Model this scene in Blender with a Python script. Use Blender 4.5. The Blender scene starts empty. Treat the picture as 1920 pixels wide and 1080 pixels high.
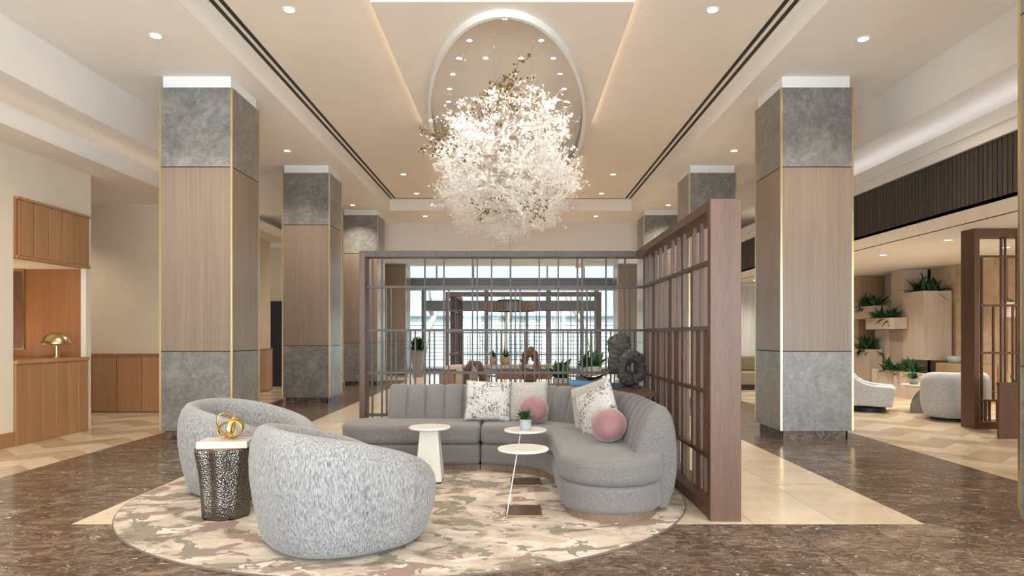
import bpy, bmesh, math, random
from math import sin, cos, pi, radians as R
from mathutils import Vector, Matrix
random.seed(7)
SC = bpy.context.scene
COL = SC.collection

# ------------------------------------------------------------------ camera, world, big lights, exposure
cd = bpy.data.cameras.new('camera'); cam = bpy.data.objects.new('camera', cd); COL.objects.link(cam)
cd.sensor_width = 36; cd.lens = 24.0; cd.clip_start = .05; cd.clip_end = 300
cam.location = (0, 0, 1.3); cam.rotation_euler = (pi/2, 0, 0)
cd.shift_x = -5.5/1920; cd.shift_y = 88/1920
SC.camera = cam

w = bpy.data.worlds.new('world'); SC.world = w; w.use_nodes = True
bg = w.node_tree.nodes['Background']
bg.inputs['Color'].default_value = (.80, .91, 1.0, 1); bg.inputs['Strength'].default_value = .8

def area(name, loc, rot, sx, sy, power, col=(1, 1, 1), portal=False):
    l = bpy.data.lights.new(name, 'AREA'); l.shape = 'RECTANGLE'; l.size = sx; l.size_y = sy
    l.energy = power; l.color = col
    if portal: l.cycles.is_portal = True
    o = bpy.data.objects.new(name, l); COL.objects.link(o); o.location = loc; o.rotation_euler = rot
    return o
area('facade_portal', (0, 23.8, 1.9), (-pi/2, 0, 0), 18, 3.6, 1, portal=True)
area('daylight_fill', (-.1, -3.7, 1.9), (pi/2+.55, 0, 0), 9.5, 3.2, 640, (.86, .93, 1.0))      # daylight from behind as an added lamp, tilted up to brighten the ceiling
sl_ = bpy.data.lights.new('sun', 'SUN'); sl_.energy = 9; sl_.angle = R(2); sl_.color = (1, .93, .84)
so_ = bpy.data.objects.new('sun', sl_); COL.objects.link(so_); so_.rotation_euler = (R(42), 0, R(8))
area('panel_glow_left', (-1.385, 12.2, 4.755), (0, R(90), 0), .04, 10.2, 5, (1, .80, .55))
area('panel_glow_right', (1.145, 12.2, 4.755), (0, R(-90), 0), .04, 10.2, 5, (1, .80, .55))
area('lounge_fill', (7.6, -3.7, 1.4), (pi/2+.2, 0, 0), 4.2, 2.5, 210, (.86, .93, 1.0))  # unseen cool lamp added to brighten the lounge
area('cove_light_left', (-5.62, 6.0, 3.66), (pi, 0, 0), .12, 18, 5, (1, .82, .62))
area('cove_light_right', (5.40, 6.0, 3.66), (pi, 0, 0), .12, 18, 9, (.95, .93, .95))

SC.view_settings.view_transform = 'Standard'; SC.view_settings.look = 'None'
SC.view_settings.gamma = 1; SC.view_settings.use_curve_mapping = False
SC.view_settings.exposure = 0.95

# ------------------------------------------------------------------ helpers
class MB:
    def __init__(s): s.v = []; s.f = []; s.m = []
    def add(s, vs, fs, mi=0):
        b = len(s.v); s.v += [tuple(p) for p in vs]; s.f += [tuple(b+i for i in f) for f in fs]; s.m += [mi]*len(fs)
        return s
    def box(s, x0, x1, y0, y1, z0, z1, mi=0):
        return s.add([(x0,y0,z0),(x1,y0,z0),(x1,y1,z0),(x0,y1,z0),(x0,y0,z1),(x1,y0,z1),(x1,y1,z1),(x0,y1,z1)],
              [(0,3,2,1),(4,5,6,7),(0,1,5,4),(1,2,6,5),(2,3,7,6),(3,0,4,7)], mi)
    def prism(s, poly, z0, z1, mi=0):
        n = len(poly)
        return s.add([(x,y,z0) for x,y in poly]+[(x,y,z1) for x,y in poly],
              [tuple(range(n-1,-1,-1)), tuple(range(n,2*n))]+[(i,(i+1)%n,n+(i+1)%n,n+i) for i in range(n)], mi)
    def rings(s, rings, cap0=True, cap1=True, closed=True, mi=0):
        n = len(rings[0]); vs = [p for r in rings for p in r]; fs = []
        for k in range(len(rings)-1):
            for i in range(n if closed else n-1):
                j = (i+1) % n
                fs.append((k*n+i, k*n+j, (k+1)*n+j, (k+1)*n+i))
        if cap0: fs.append(tuple(range(n-1,-1,-1)))
        if cap1: fs.append(tuple((len(rings)-1)*n+i for i in range(n)))
        return s.add(vs, fs, mi)
    def lathe(s, prof, cx=0, cy=0, n=32, mi=0, fn=None):
        rr = []
        for r, z in prof:
            rr.append([(cx+(fn(2*pi*i/n, z) if fn else 1)*r*cos(2*pi*i/n), cy+(fn(2*pi*i/n, z) if fn else 1)*r*sin(2*pi*i/n), z) for i in range(n)])
        return s.rings(rr, mi=mi)
    def tube(s, pts, r, n=8, closed=False, mi=0):
        pts = [Vector(p) for p in pts]; m = len(pts); rr = []
        up = Vector((0, 0, 1)); prev = None
        for i in range(m):
            a = pts[(i-1) % m] if (closed or i) else pts[0]; b = pts[(i+1) % m] if (closed or i < m-1) else pts[-1]
            t = (b-a).normalized()
            if prev is None:
                q = up if abs(t.z) < .9 else Vector((1, 0, 0)); u = t.cross(q).normalized()
            else: u = (prev-t*prev.dot(t)).normalized()
            prev = u; vv = t.cross(u)
            rad = r[i] if isinstance(r, (list, tuple)) else r
            rr.append([pts[i]+(u*cos(2*pi*k/n)+vv*sin(2*pi*k/n))*rad for k in range(n)])
        if closed: rr.append(rr[0]); return s.rings(rr, False, False, mi=mi)
        return s.rings(rr, mi=mi)
    def mesh(s, name, mats, smooth=False):
        me = bpy.data.meshes.new(name); me.from_pydata(s.v, [], s.f)
        for m in (mats if isinstance(mats, (list, tuple)) else [mats]): me.materials.append(m)
        me.polygons.foreach_set('material_index', s.m)
        if smooth: me.polygons.foreach_set('use_smooth', [True]*len(me.polygons))
        bm = bmesh.new(); bm.from_mesh(me)
        bmesh.ops.recalc_face_normals(bm, faces=bm.faces[:]); bm.to_mesh(me); bm.free()
        me.update(); return me
    def obj(s, name, mats, parent=None, smooth=False, bevel=0, seg=2, loc=None, sub=0):
        return link(name, s.mesh(name, mats, smooth), parent, loc, bevel, seg, sub, smooth)
def link(name, me, parent=None, loc=None, bevel=0, seg=2, sub=0, smooth=False):
    o = bpy.data.objects.new(name, me); COL.objects.link(o)
    if parent: o.parent = parent
    if loc: o.location = loc
    if bevel:
        b = o.modifiers.new('bevel', 'BEVEL'); b.width = bevel; b.segments = seg; b.limit_method = 'ANGLE'; b.angle_limit = R(40)
        b.harden_normals = False
    if sub:
        m = o.modifiers.new('sub', 'SUBSURF'); m.levels = sub; m.render_levels = sub
    return o
def tag(o, label=None, cat=None, group=None, kind=None):
    if label: o['label'] = label
    if cat: o['category'] = cat
    if group: o['group'] = group
    if kind: o['kind'] = kind
    return o
def thing(name, label, cat, loc=(0,0,0), rz=0, group=None):
    o = bpy.data.objects.new(name, None); COL.objects.link(o); o.location = loc; o.rotation_euler = (0,0,rz)
    o.empty_display_size = .1
    return tag(o, label, cat, group)
def struct(name, mb, mat, parent=None, **k):
    o = mb.obj(name, mat, parent, **k)
    if not parent: o['kind'] = 'structure'
    return o
def rough_up(o, st, size, depth=4):
    tx = bpy.data.textures.new('roughness', 'CLOUDS'); tx.noise_scale = size; tx.noise_depth = depth
    b = o.modifiers.new('sub', 'SUBSURF'); b.levels = 2; b.render_levels = 2
    d = o.modifiers.new('displace', 'DISPLACE'); d.texture = tx; d.strength = st; d.mid_level = .5; d.texture_coords = 'LOCAL'
    return o
def copy_tree(o, parent=None):
    c = o.copy(); COL.objects.link(c)
    if parent: c.parent = parent
    for ch in [x for x in bpy.data.objects if x.parent == o]: copy_tree(ch, c)
    return c
def auto_smooth(o, ang=40):
    me = o.data
    bm = bmesh.new(); bm.from_mesh(me)
    for e in bm.edges:
        if len(e.link_faces) == 2: e.smooth = e.calc_face_angle(0) < R(ang)
    for f in bm.faces: f.smooth = True
    bm.to_mesh(me); bm.free(); return o

# ------------------------------------------------------------------ materials
class N:
    def __init__(s, name):
        s.mat = bpy.data.materials.new(name); s.mat.use_nodes = True; s.t = s.mat.node_tree
        s.b = s.t.nodes['Principled BSDF']; s.out = s.t.nodes['Material Output']
    def n(s, typ, **k):
        x = s.t.nodes.new(typ)
        for a, b in k.items(): setattr(x, a, b)
        return x
    def l(s, a, b): s.t.links.new(a, b)
    def coord(s, kind='Object', scale=(1,1,1), rnd=False):
        c = s.n('ShaderNodeTexCoord'); v = c.outputs[kind]
        if kind == 'World':
            pass
        if rnd:
            oi = s.n('ShaderNodeObjectInfo'); mu = s.n('ShaderNodeMath', operation='MULTIPLY'); mu.inputs[1].default_value = 37.0
            s.l(oi.outputs['Random'], mu.inputs[0]); ad = s.n('ShaderNodeVectorMath', operation='ADD')
            s.l(v, ad.inputs[0]); s.l(mu.outputs[0], ad.inputs[1]); v = ad.outputs[0]
        m = s.n('ShaderNodeMapping'); m.inputs['Scale'].default_value = scale; s.l(v, m.inputs['Vector'])
        return m.outputs[0]
    def wpos(s, scale=(1,1,1)):
        g = s.n('ShaderNodeNewGeometry'); m = s.n('ShaderNodeMapping'); m.inputs['Scale'].default_value = scale
        s.l(g.outputs['Position'], m.inputs['Vector']); return m.outputs[0]
    def noise(s, vec, scale, detail=4, rough=.55, dist=0):
        x = s.n('ShaderNodeTexNoise'); x.inputs['Scale'].default_value = scale; x.inputs['Detail'].default_value = detail
        x.inputs['Roughness'].default_value = rough; x.inputs['Distortion'].default_value = dist
        s.l(vec, x.inputs['Vector']); return x.outputs['Fac']
    def ramp(s, fac, stops, const=False):
        r = s.n('ShaderNodeValToRGB'); e = r.color_ramp.elements
        if const: r.color_ramp.interpolation = 'CONSTANT'
        while len(e) < len(stops): e.new(.5)
        for k, (p, c) in zip(e, stops): k.position = p; k.color = (*c, 1) if len(c) == 3 else c
        s.l(fac, r.inputs['Fac']); return r.outputs['Color']
    def mix(s, fac, a, b, mode='MIX'):
        m = s.n('ShaderNodeMix', data_type='RGBA', blend_type=mode)
        for sock, val in ((m.inputs[0], fac), (m.inputs[6], a), (m.inputs[7], b)):
            if isinstance(val, (int, float)): sock.default_value = val
            elif isinstance(val, tuple): sock.default_value = (*val, 1)
            else: s.l(val, sock)
        return m.outputs[2]
    def bump(s, h, strength=.3, dist=.01):
        b = s.n('ShaderNodeBump'); b.inputs['Strength'].default_value = strength; b.inputs['Distance'].default_value = dist
        s.l(h, b.inputs['Height']); s.l(b.outputs['Normal'], s.b.inputs['Normal'])
    def base(s, c, rough=.5, metal=0, **k):
        if isinstance(c, tuple): s.b.inputs['Base Color'].default_value = (*c, 1)
        else: s.l(c, s.b.inputs['Base Color'])
        s.b.inputs['Roughness'].default_value = rough; s.b.inputs['Metallic'].default_value = metal
        for a, v in k.items(): s.b.inputs[a.replace('_', ' ')].default_value = v
        return s
    def tone(s, c, amt=.25):
        oi = s.n('ShaderNodeObjectInfo'); mr = s.n('ShaderNodeMapRange')
        mr.inputs['To Min'].default_value = 1-amt; mr.inputs['To Max'].default_value = 1+amt; s.l(oi.outputs['Random'], mr.inputs['Value'])
        vm = s.n('ShaderNodeVectorMath', operation='SCALE'); s.l(c, vm.inputs[0]); s.l(mr.outputs[0], vm.inputs['Scale'])
        return vm.outputs[0]

def plain(name, c, rough=.6, metal=0, var=.04, sc=3, **k):
    m = N(name); f = m.noise(m.coord(), sc, 3)
    m.base(m.ramp(f, [(.3, tuple(x*(1-var) for x in c)), (.7, tuple(min(1, x*(1+var)) for x in c))]), rough, metal, **k)
    return m.mat
def wood(name, dark, light, rough=.45, grain=(60, 60, 1.6), rnd=True, tone=.12, spec=.4):
    m = N(name); v = m.coord('Object', grain, rnd)
    f = m.noise(v, 1.0, 6, .6, .3); g = m.noise(m.coord('Object', tuple(x*.12 for x in grain), rnd), 1.0, 3)
    c = m.ramp(f, [(.28, dark), (.72, light)])
    c = m.mix(.35, c, m.ramp(g, [(.3, dark), (.7, light)]))
    if tone: c = m.tone(c, tone)
    m.base(c, rough); m.b.inputs['Specular IOR Level'].default_value = spec
    m.bump(f, .08, .003); return m.mat
def stone(name, a, b, c, rough=.35, scale=1.6, veins=(.42,.40,.38), vamt=.3, rnd=True, streak=(1,1,1)):
    m = N(name); v = m.coord('Object', streak, rnd)
    f = m.noise(v, scale*2.2, 8, .68, .9); g = m.noise(v, scale*9, 5, .7)
    col = m.ramp(f, [(.3, a), (.52, b), (.72, c)])
    col = m.mix(.35, col, m.ramp(g, [(.3, a), (.7, c)]))
    vn = m.noise(v, scale*1.3, 6, .6, 1.6)
    vr = m.ramp(vn, [(.485, (0,0,0)), (.5, (1,1,1)), (.515, (0,0,0))])
    k = m.n('ShaderNodeMath', operation='MULTIPLY'); k.inputs[1].default_value = vamt; m.l(vr, k.inputs[0])
    col = m.mix(k.outputs[0], col, veins)
    m.base(m.tone(col, .08), rough); return m.mat

M = {}
M['ceiling'] = plain('ceiling_paint', (.82,.75,.67), .85, var=.015)
M['ceiling_white'] = plain('white_soffit_paint', (.84,.80,.76), .8, var=.015)
M['wall'] = plain('cream_wall_paint', (.70,.62,.50), .8, var=.02)
M['wall_tan'] = plain('tan_wall_covering', (.62,.515,.365), .75, var=.03)
M['white'] = plain('white_satin_paint', (.80,.80,.79), .5, var=.015)
M['black'] = plain('black_slot', (.008,.008,.008), .6)
M['oak'] = wood('oak_veneer', (.30,.145,.058), (.46,.245,.115), .4)
M['oak_dark'] = wood('dark_oak_veneer', (.22,.09,.035), (.34,.155,.065), .42)
M['taupe'] = wood('taupe_wood_veneer', (.17,.124,.092), (.275,.208,.160), .32, (45,45,.9), True, .04)
M['walnut'] = wood('bronze_walnut', (.048,.021,.010), (.130,.057,.027), .42, (90,90,7), True, .06, .5)
M['backlit_walnut'] = wood('backlit_dark_walnut', (.045,.036,.032), (.095,.076,.066), .45, (90,90,7), True, .06, .4)  # same walnut made darker and greyer: backlit shade put into the colour
M['slats'] = wood('dark_slat_wood', (.03,.023,.018), (.075,.058,.046), .5)
M['plinth_wood'] = wood('brown_plinth_wood', (.13,.08,.05), (.23,.15,.10), .4)
M['pale_wood'] = wood('pale_grey_wood', (.42,.33,.25), (.58,.48,.38), .45)
M['gold_wood'] = wood('honey_wood', (.36,.23,.12), (.52,.36,.21), .45)
M['grey_stone'] = stone('grey_stone', (.085,.082,.077), (.17,.163,.152), (.32,.305,.28), .3, 1.9)
M['onyx'] = stone('onyx_stone', (.42,.28,.14), (.58,.42,.25), (.72,.58,.42), .3, .9, (.35,.2,.09), .5)
M['pale_stone'] = stone('pale_onyx', (.46,.41,.35), (.56,.51,.45), (.63,.59,.53), .3, .9, (.5,.4,.3), .3)
M['brass'] = plain('brushed_brass', (.66,.55,.31), .28, 1)
M['gold'] = plain('polished_gold', (.72,.50,.17), .22, 1)
M['chrome'] = plain('chrome', (.85,.85,.86), .12, 1)
M['bronze_plate'] = plain('bronze_plate', (.42,.28,.17), .25, 1)
M['steel'] = plain('grey_aluminium', (.16,.175,.19), .45, .3)
M['mullion'] = plain('pale_aluminium', (.42,.46,.49), .45, .3)
M['pot_grey'] = plain('grey_pot', (.30,.30,.29), .6, var=.1)
M['pot_white'] = plain('white_ceramic', (.34,.37,.355), .5)
M['cream'] = plain('cream_lacquer', (.60,.58,.50), .45)
M['tabletop'] = plain('white_table_top', (.66,.63,.58), .35)
M['soil'] = plain('soil', (.03,.02,.015), .9)
M['books'] = plain('blue_book_cloth', (.07,.22,.36), .6)
M['books_dark'] = plain('navy_book_cloth', (.03,.06,.10), .6)
M['paper'] = plain('paper', (.75,.72,.65), .8)
M['rubber'] = plain('black_base', (.02,.02,.02), .5)
M['grout'] = plain('grout', (.46,.37,.29), .7)
M['lamp_lens'] = N('lamp_lens').mat
_b = M['lamp_lens'].node_tree.nodes['Principled BSDF']; _b.inputs['Emission Color'].default_value = (1,.93,.82,1); _b.inputs['Emission Strength'].default_value = 9
def _leaf():
    m = N('leaf'); f = m.noise(m.coord('Object', (1,1,1), True), 6, 3)
    m.base(m.tone(m.ramp(f, [(.3, (.009,.038,.009)), (.7, (.040,.115,.026))]), .35), .38); return m.mat
M['leaf'] = _leaf()
def _brown():
    m = N('brown_marble'); v = m.wpos((1, 1.7, 1))
    oi = m.n('ShaderNodeObjectInfo'); mu = m.n('ShaderNodeMath', operation='MULTIPLY'); mu.inputs[1].default_value = 53
    m.l(oi.outputs['Random'], mu.inputs[0]); ad = m.n('ShaderNodeVectorMath', operation='ADD'); m.l(v, ad.inputs[0]); m.l(mu.outputs[0], ad.inputs[1]); v = ad.outputs[0]
    f = m.noise(v, 2.1, 12, .72, 1.2); g = m.noise(v, 9, 9, .72, 1.5)
    c = m.ramp(f, [(.34, (.020,.013,.010)), (.45, (.066,.043,.030)), (.54, (.135,.092,.064)), (.64, (.31,.225,.16))])
    c = m.mix(.5, c, m.ramp(g, [(.36, (.022,.015,.011)), (.50, (.105,.072,.052)), (.60, (.25,.185,.14)), (.70, (.48,.38,.29))]))
    vo = m.noise(v, 15, 5, .62, .8); w_ = m.ramp(vo, [(.655, (0,0,0)), (.69, (1,1,1))])
    c = m.mix(w_, c, (.70,.62,.54))
    vn = m.noise(v, 2.0, 6, .6, 2.2); vr = m.ramp(vn, [(.492, (0,0,0)), (.5, (.7,.7,.7)), (.508, (0,0,0))])
    c = m.mix(vr, c, (.46,.35,.26))
    m.base(m.tone(c, .10), .2); m.b.inputs['Specular IOR Level'].default_value = .22; return m.mat
M['brown'] = _brown()
def _creammarble(name, a, b, c, amt, rough):
    m = N(name); v = m.wpos()
    oi = m.n('ShaderNodeObjectInfo'); mu = m.n('ShaderNodeMath', operation='MULTIPLY'); mu.inputs[1].default_value = 53
    m.l(oi.outputs['Random'], mu.inputs[0]); ad = m.n('ShaderNodeVectorMath', operation='ADD'); m.l(v, ad.inputs[0]); m.l(mu.outputs[0], ad.inputs[1]); v = ad.outputs[0]
    f = m.noise(v, 1.7, 8, .62, 1.0)
    col = m.ramp(f, [(.3, a), (.5, b), (.7, c)])
    vn = m.noise(v, 1.1, 8, .65, 2.2); vr = m.ramp(vn, [(.49, (0,0,0)), (.5, (.45,.45,.45)), (.51, (0,0,0))])
    col = m.mix(vr, col, (.48,.33,.2))
    m.base(m.tone(col, amt), rough); return m.mat
M['cream_marble'] = _creammarble('cream_marble', (.60,.47,.33), (.67,.55,.41), (.72,.61,.47), .03, .17)
M['travertine'] = _creammarble('pale_travertine', (.56,.45,.31), (.64,.53,.38), (.70,.60,.45), .06, .2)
M['travertine_dark'] = _creammarble('tan_travertine', (.40,.30,.19), (.48,.37,.25), (.55,.44,.31), .10, .2)
def fabric(name, a, b, sc, stretch=(1,1,1), rough=.9, bump=.4, wv=None, sheen=.2):
    m = N(name); v = m.coord('Object', stretch); f = m.noise(v, sc, 4, .7); g = m.noise(m.coord('Object'), 3, 2)
    c = m.ramp(f, [(.33, a), (.66, b)]); c = m.mix(.12, c, m.ramp(g, [(.3, a), (.7, b)]))
    m.base(c, rough); m.b.inputs['Sheen Weight'].default_value = sheen; m.b.inputs['Specular IOR Level'].default_value = .2
    m.bump(f, bump, .004); return m.mat
M['sofa'] = fabric('grey_sofa_weave', (.094,.085,.081), (.215,.196,.186), 190, (1,1,.6))
M['boucle'] = fabric('grey_streaked_boucle', (.085,.084,.086), (.42,.412,.405), 150, (1,1,.18), bump=.6)
M['lounge'] = fabric('pale_grey_upholstery', (.30,.30,.30), (.55,.55,.545), 90, (.4,.4,1))
M['olive'] = fabric('olive_upholstery', (.20,.17,.11), (.32,.28,.20), 120)
M['grey_pillow'] = fabric('speckled_grey_pillow', (.24,.22,.19), (.52,.49,.44), 110)
M['beige'] = fabric('beige_upholstery', (.50,.42,.32), (.68,.60,.50), 80)
def _velvet():
    m = N('pink_velvet'); f = m.noise(m.coord(), 5, 4)
    m.base(m.ramp(f, [(.3, (.19,.085,.092)), (.7, (.285,.138,.142))]), .75); m.b.inputs['Sheen Weight'].default_value = .6
    m.b.inputs['Sheen Tint'].default_value = (1,.75,.75,1); m.bump(m.noise(m.coord('Object', (1,1,.4)), 16, 3), .25, .02); return m.mat
M['velvet'] = _velvet()
def _flor():
    m = N('floral_print'); v = m.coord(); f = m.noise(v, 58, 4, .75, .3); g = m.noise(v, 9, 3, .6)
    s = m.n('ShaderNodeMath', operation='MULTIPLY_ADD'); s.inputs[1].default_value = .5; m.l(g, s.inputs[0]); m.l(f, s.inputs[2])
    c = m.ramp(s.outputs[0], [(.63, (.06,.05,.048)), (.67, (.30,.235,.21)), (.72, (.48,.45,.42)), (.86, (.54,.525,.50)), (.95, (.40,.36,.34))])
    m.base(c, .85); return m.mat
M['floral'] = _flor()
def _rug():
    m = N('camouflage_rug'); v = m.coord('Object', (1, 1.45, 1))
    f = m.noise(v, 2.9, 4, .55, .7); g = m.noise(m.coord('Object', (1.1,1.3,1)), 2.4, 4, .56, .9)
    off = m.n('ShaderNodeVectorMath', operation='ADD'); off.inputs[1].default_value = (7.3, 2.1, 0); m.l(v, off.inputs[0])
    h = m.noise(off.outputs[0], 3.0, 4, .55, .7)
    c = m.ramp(f, [(0, (.20,.175,.135)), (.38, (.30,.265,.215)), (.43, (.46,.39,.325)), (.52, (.53,.465,.40)), (.60, (.60,.545,.48)), (.70, (.42,.34,.29))], True)
    c = m.mix(m.ramp(h, [(0, (1,1,1)), (.415, (0,0,0))], True), c, (.30,.215,.195))
    c = m.mix(m.ramp(g, [(0, (1,1,1)), (.425, (0,0,0))], True), c, (.245,.225,.18))
    off2 = m.n('ShaderNodeVectorMath', operation='ADD'); off2.inputs[1].default_value = (1.3, 9.1, 0); m.l(v, off2.inputs[0])
    k = m.noise(off2.outputs[0], 4.2, 4, .55, .8)
    c = m.mix(m.ramp(k, [(0, (0,0,0)), (.63, (1,1,1))], True), c, (.62,.57,.51))
    fine = m.noise(m.coord(), 160, 2)
    c = m.mix(.25, c, m.ramp(fine, [(.3, (.2,.18,.15)), (.7, (.75,.68,.6))]), 'OVERLAY')
    m.base(c, .95); m.b.inputs['Specular IOR Level'].default_value = .1; m.bump(fine, .4, .004); return m.mat
M['rug'] = _rug()
M['rug_edge'] = plain('rug_binding', (.16,.12,.09), .9)
def _hammer():
    m = N('hammered_metal'); v = m.coord('Object', (1,1,.8)); x = m.n('ShaderNodeTexVoronoi'); x.inputs['Scale'].default_value = 95; m.l(v, x.inputs['Vector'])
    m.base((.20,.188,.172), .27, 1); m.bump(x.outputs['Distance'], .8, .006); return m.mat
M['hammered'] = _hammer()
def _blackrock(name, a, b):
    m = N(name); v = m.coord('Object', (1,1,3)); f = m.noise(v, 14, 6, .65, .8)
    m.base(m.ramp(f, [(.35, a), (.7, b)]), .35); m.bump(f, .9, .02); return m.mat
M['black_rock'] = _blackrock('black_carved_stone', (.012,.012,.013), (.085,.08,.075))
M['green_rock'] = _blackrock('mottled_dark_stone', (.02,.022,.022), (.13,.12,.085))
M['root_wood'] = _blackrock('root_wood', (.05,.02,.012), (.26,.13,.075))
def _glass(name, tint, gl):
    m = N(name); t = m.n('ShaderNodeBsdfTransparent'); t.inputs['Color'].default_value = (*tint, 1)
    g = m.n('ShaderNodeBsdfGlossy'); g.inputs['Roughness'].default_value = .03
    fr = m.n('ShaderNodeFresnel'); fr.inputs['IOR'].default_value = 1.45
    mx = m.n('ShaderNodeMixShader'); m.l(fr.outputs[0], mx.inputs[0]); m.l(t.outputs[0], mx.inputs[1]); m.l(g.outputs[0], mx.inputs[2])
    m.l(mx.outputs[0], m.out.inputs['Surface']); return m.mat
M['glass'] = _glass('window_glass', (.90,.97,.98), .1)
def _petal(name, c, trans, rough):
    m = N(name); m.base(c, rough); m.b.inputs['Specular IOR Level'].default_value = .7
    tr = m.n('ShaderNodeBsdfTranslucent'); tr.inputs['Color'].default_value = (*c, 1)
    mx = m.n('ShaderNodeMixShader'); mx.inputs[0].default_value = trans
    m.l(m.b.outputs[0], mx.inputs[1]); m.l(tr.outputs[0], mx.inputs[2]); m.l(mx.outputs[0], m.out.inputs['Surface']); return m.mat
M['petal'] = _petal('white_glass_petal', (.95,.935,.915), .52, .25)
M['petal_gold'] = plain('gold_petal', (.30,.215,.10), .35, .9)
def _sheer():
    m = N('sheer_curtain'); m.base((.85,.88,.9), .9); tr = m.n('ShaderNodeBsdfTranslucent'); tr.inputs['Color'].default_value = (.9,.93,.95,1)
    mx = m.n('ShaderNodeMixShader'); mx.inputs[0].default_value = .7
    m.l(m.b.outputs[0], mx.inputs[1]); m.l(tr.outputs[0], mx.inputs[2]); m.l(mx.outputs[0], m.out.inputs['Surface']); return m.mat
M['sheer'] = _sheer()
M['bark'] = plain('bark', (.30,.27,.24), .9, var=.3)
M['out_white'] = plain('white_siding', (.40,.47,.49), .8)
M['paving'] = plain('outdoor_paving', (.42,.42,.41), .8, var=.1)
M['foliage_out'] = plain('outdoor_foliage', (.10,.20,.13), .8, var=.4, sc=9)

# ------------------------------------------------------------------ structure: floor
XL, XR = -5.85, 9.3
YB, YF = -4.0, 24.0
floor = struct('floor', MB().box(-10, 10, YB, YF, -.12, -.006), M['grout'])
def clip(poly, x0, x1, y0, y1):
    def cut(p, f):
        o = []
        for i in range(len(p)):
            a, b = p[i-1], p[i]; fa, fb = f(a), f(b)
            if (fa >= 0) != (fb >= 0):
                t = fa/(fa-fb); o.append((a[0]+(b[0]-a[0])*t, a[1]+(b[1]-a[1])*t))
            if fb >= 0: o.append(b)
        return o
    for f in (lambda q: q[0]-x0, lambda q: x1-q[0], lambda q: q[1]-y0, lambda q: y1-q[1]):
        poly = cut(poly, f)
        if len(poly) < 3: return []
    return poly
GAP = .0025
def lay(rects, name, mat, limit):
    """rects sorted near to far; the first are tiles of their own, the rest one joined part"""
    cache = {}; rest = MB(); k = 0
    for (x0, x1, y0, y1) in rects:
        sx, sy = x1-x0-2*GAP, y1-y0-2*GAP
        if sx < .03 or sy < .03: continue
        if k < limit and y0 > 2.4 and y0 < 16:
            key = (round(sx, 3), round(sy, 3))
            if key not in cache: cache[key] = MB().box(-sx/2, sx/2, -sy/2, sy/2, -.008, 0).mesh(name, mat)
            link(name, cache[key], floor, ((x0+x1)/2, (y0+y1)/2, 0)); k += 1
        else: rest.box(x0+GAP, x1-GAP, y0+GAP, y1-GAP, -.008, 0)
    if rest.v:
        o = rest.obj(name+'_field', mat, floor); o['kind'] = 'stuff'
def grid(x0, x1, y0, y1, px, py, ox, oy):
    out = []; j = math.floor((y0-oy)/py)
    while oy+j*py < y1:
        i = math.floor((x0-ox)/px)
        while ox+i*px < x1:
            a, b = max(x0, ox+i*px), min(x1, ox+(i+1)*px); c, d = max(y0, oy+j*py), min(y1, oy+(j+1)*py)
            if b-a > .02 and d-c > .02: out.append((a, b, c, d))
            i += 1
        j += 1
    return out
FX0, FX1, FL, FR, FY = -3.05, 2.82, -4.68, 4.47, 4.69
brown = grid(FL, FR, 2.6, FY, .557, .52, 1.29, 4.69) + grid(FL, FX0, FY, 19.6, .5433, .56, FL, FY) + grid(FX1, FR, FY, 19.6, .55, .56, FX1, FY)
brown.sort(key=lambda r: r[2])
lay(brown, 'brown_marble_tile', M['brown'], 290)
cream = grid(FX0, FX1, FY, 19.6, .587, .60, FX0, FY)+grid(FL, FR, YB, 2.6, .587, .60, FX0, FY)  # unseen floor behind the camera made cream to bounce light up
lay(cream, 'cream_marble_tile', M['cream_marble'], 250)
lay(grid(FL, FR, 19.6, YF, .6, .6, FL, 19.6), 'entrance_marble_tile', M['cream_marble'], 0)
def diamonds(x0, x1, y0, y1, s, name, limit):
    k = 0; rest = [MB(), MB()]; cache = {}; tiles = []; cw, h, sl = .42, .46, .40
    for c in range(int((x1-x0)/cw)+2):
        sg = 1 if c % 2 else -1
        for j in range(int((y1-y0)/h)+4): tiles.append((y0-.6+j*h, c, j, sg))
    tiles.sort()
    for y, c, j, sg in tiles:
        xa, xb = x0+c*cw+GAP, x0+(c+1)*cw-GAP
        ya, yb = (y, y+sl) if sg > 0 else (y+sl, y)
        p = clip([(xa, ya+GAP), (xb, yb+GAP), (xb, yb+h-GAP), (xa, ya+h-GAP)], x0, x1, y0, y1)
        if len(p) < 3: continue
        ar = abs(sum(p[q-1][0]*p[q][1]-p[q][0]*p[q-1][1] for q in range(len(p))))/2
        if ar < .004: continue
        t = j % 2; mt = M['travertine_dark'] if t else M['travertine']; cx, cy = (xa+xb)/2, y+(h+sl)/2
        if k < limit and 5.0 < cy < 15 and abs(cx) < 9.0:
            if abs(ar-(cw-2*GAP)*(h-2*GAP)) < 1e-4:
                if (t, sg) not in cache: cache[(t, sg)] = MB().prism([(a-cx, b-cy) for a, b in p], -.008, 0).mesh(name, mt)
                link(name, cache[(t, sg)], floor, (cx, cy, 0))
            else: MB().prism([(a-cx, b-cy) for a, b in p], -.008, 0).obj(name, mt, floor, loc=(cx, cy, 0))
            k += 1
        else: rest[t].prism(p, -.008, 0)
    for t in (0, 1):
        o = rest[t].obj(name+'_field', M['travertine_dark'] if t else M['travertine'], floor); o['kind'] = 'stuff'
diamonds(-10, FL, YB, YF, .56, 'travertine_tile', 150)
diamonds(FR, 10, YB, YF, .56, 'travertine_tile', 150)

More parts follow.
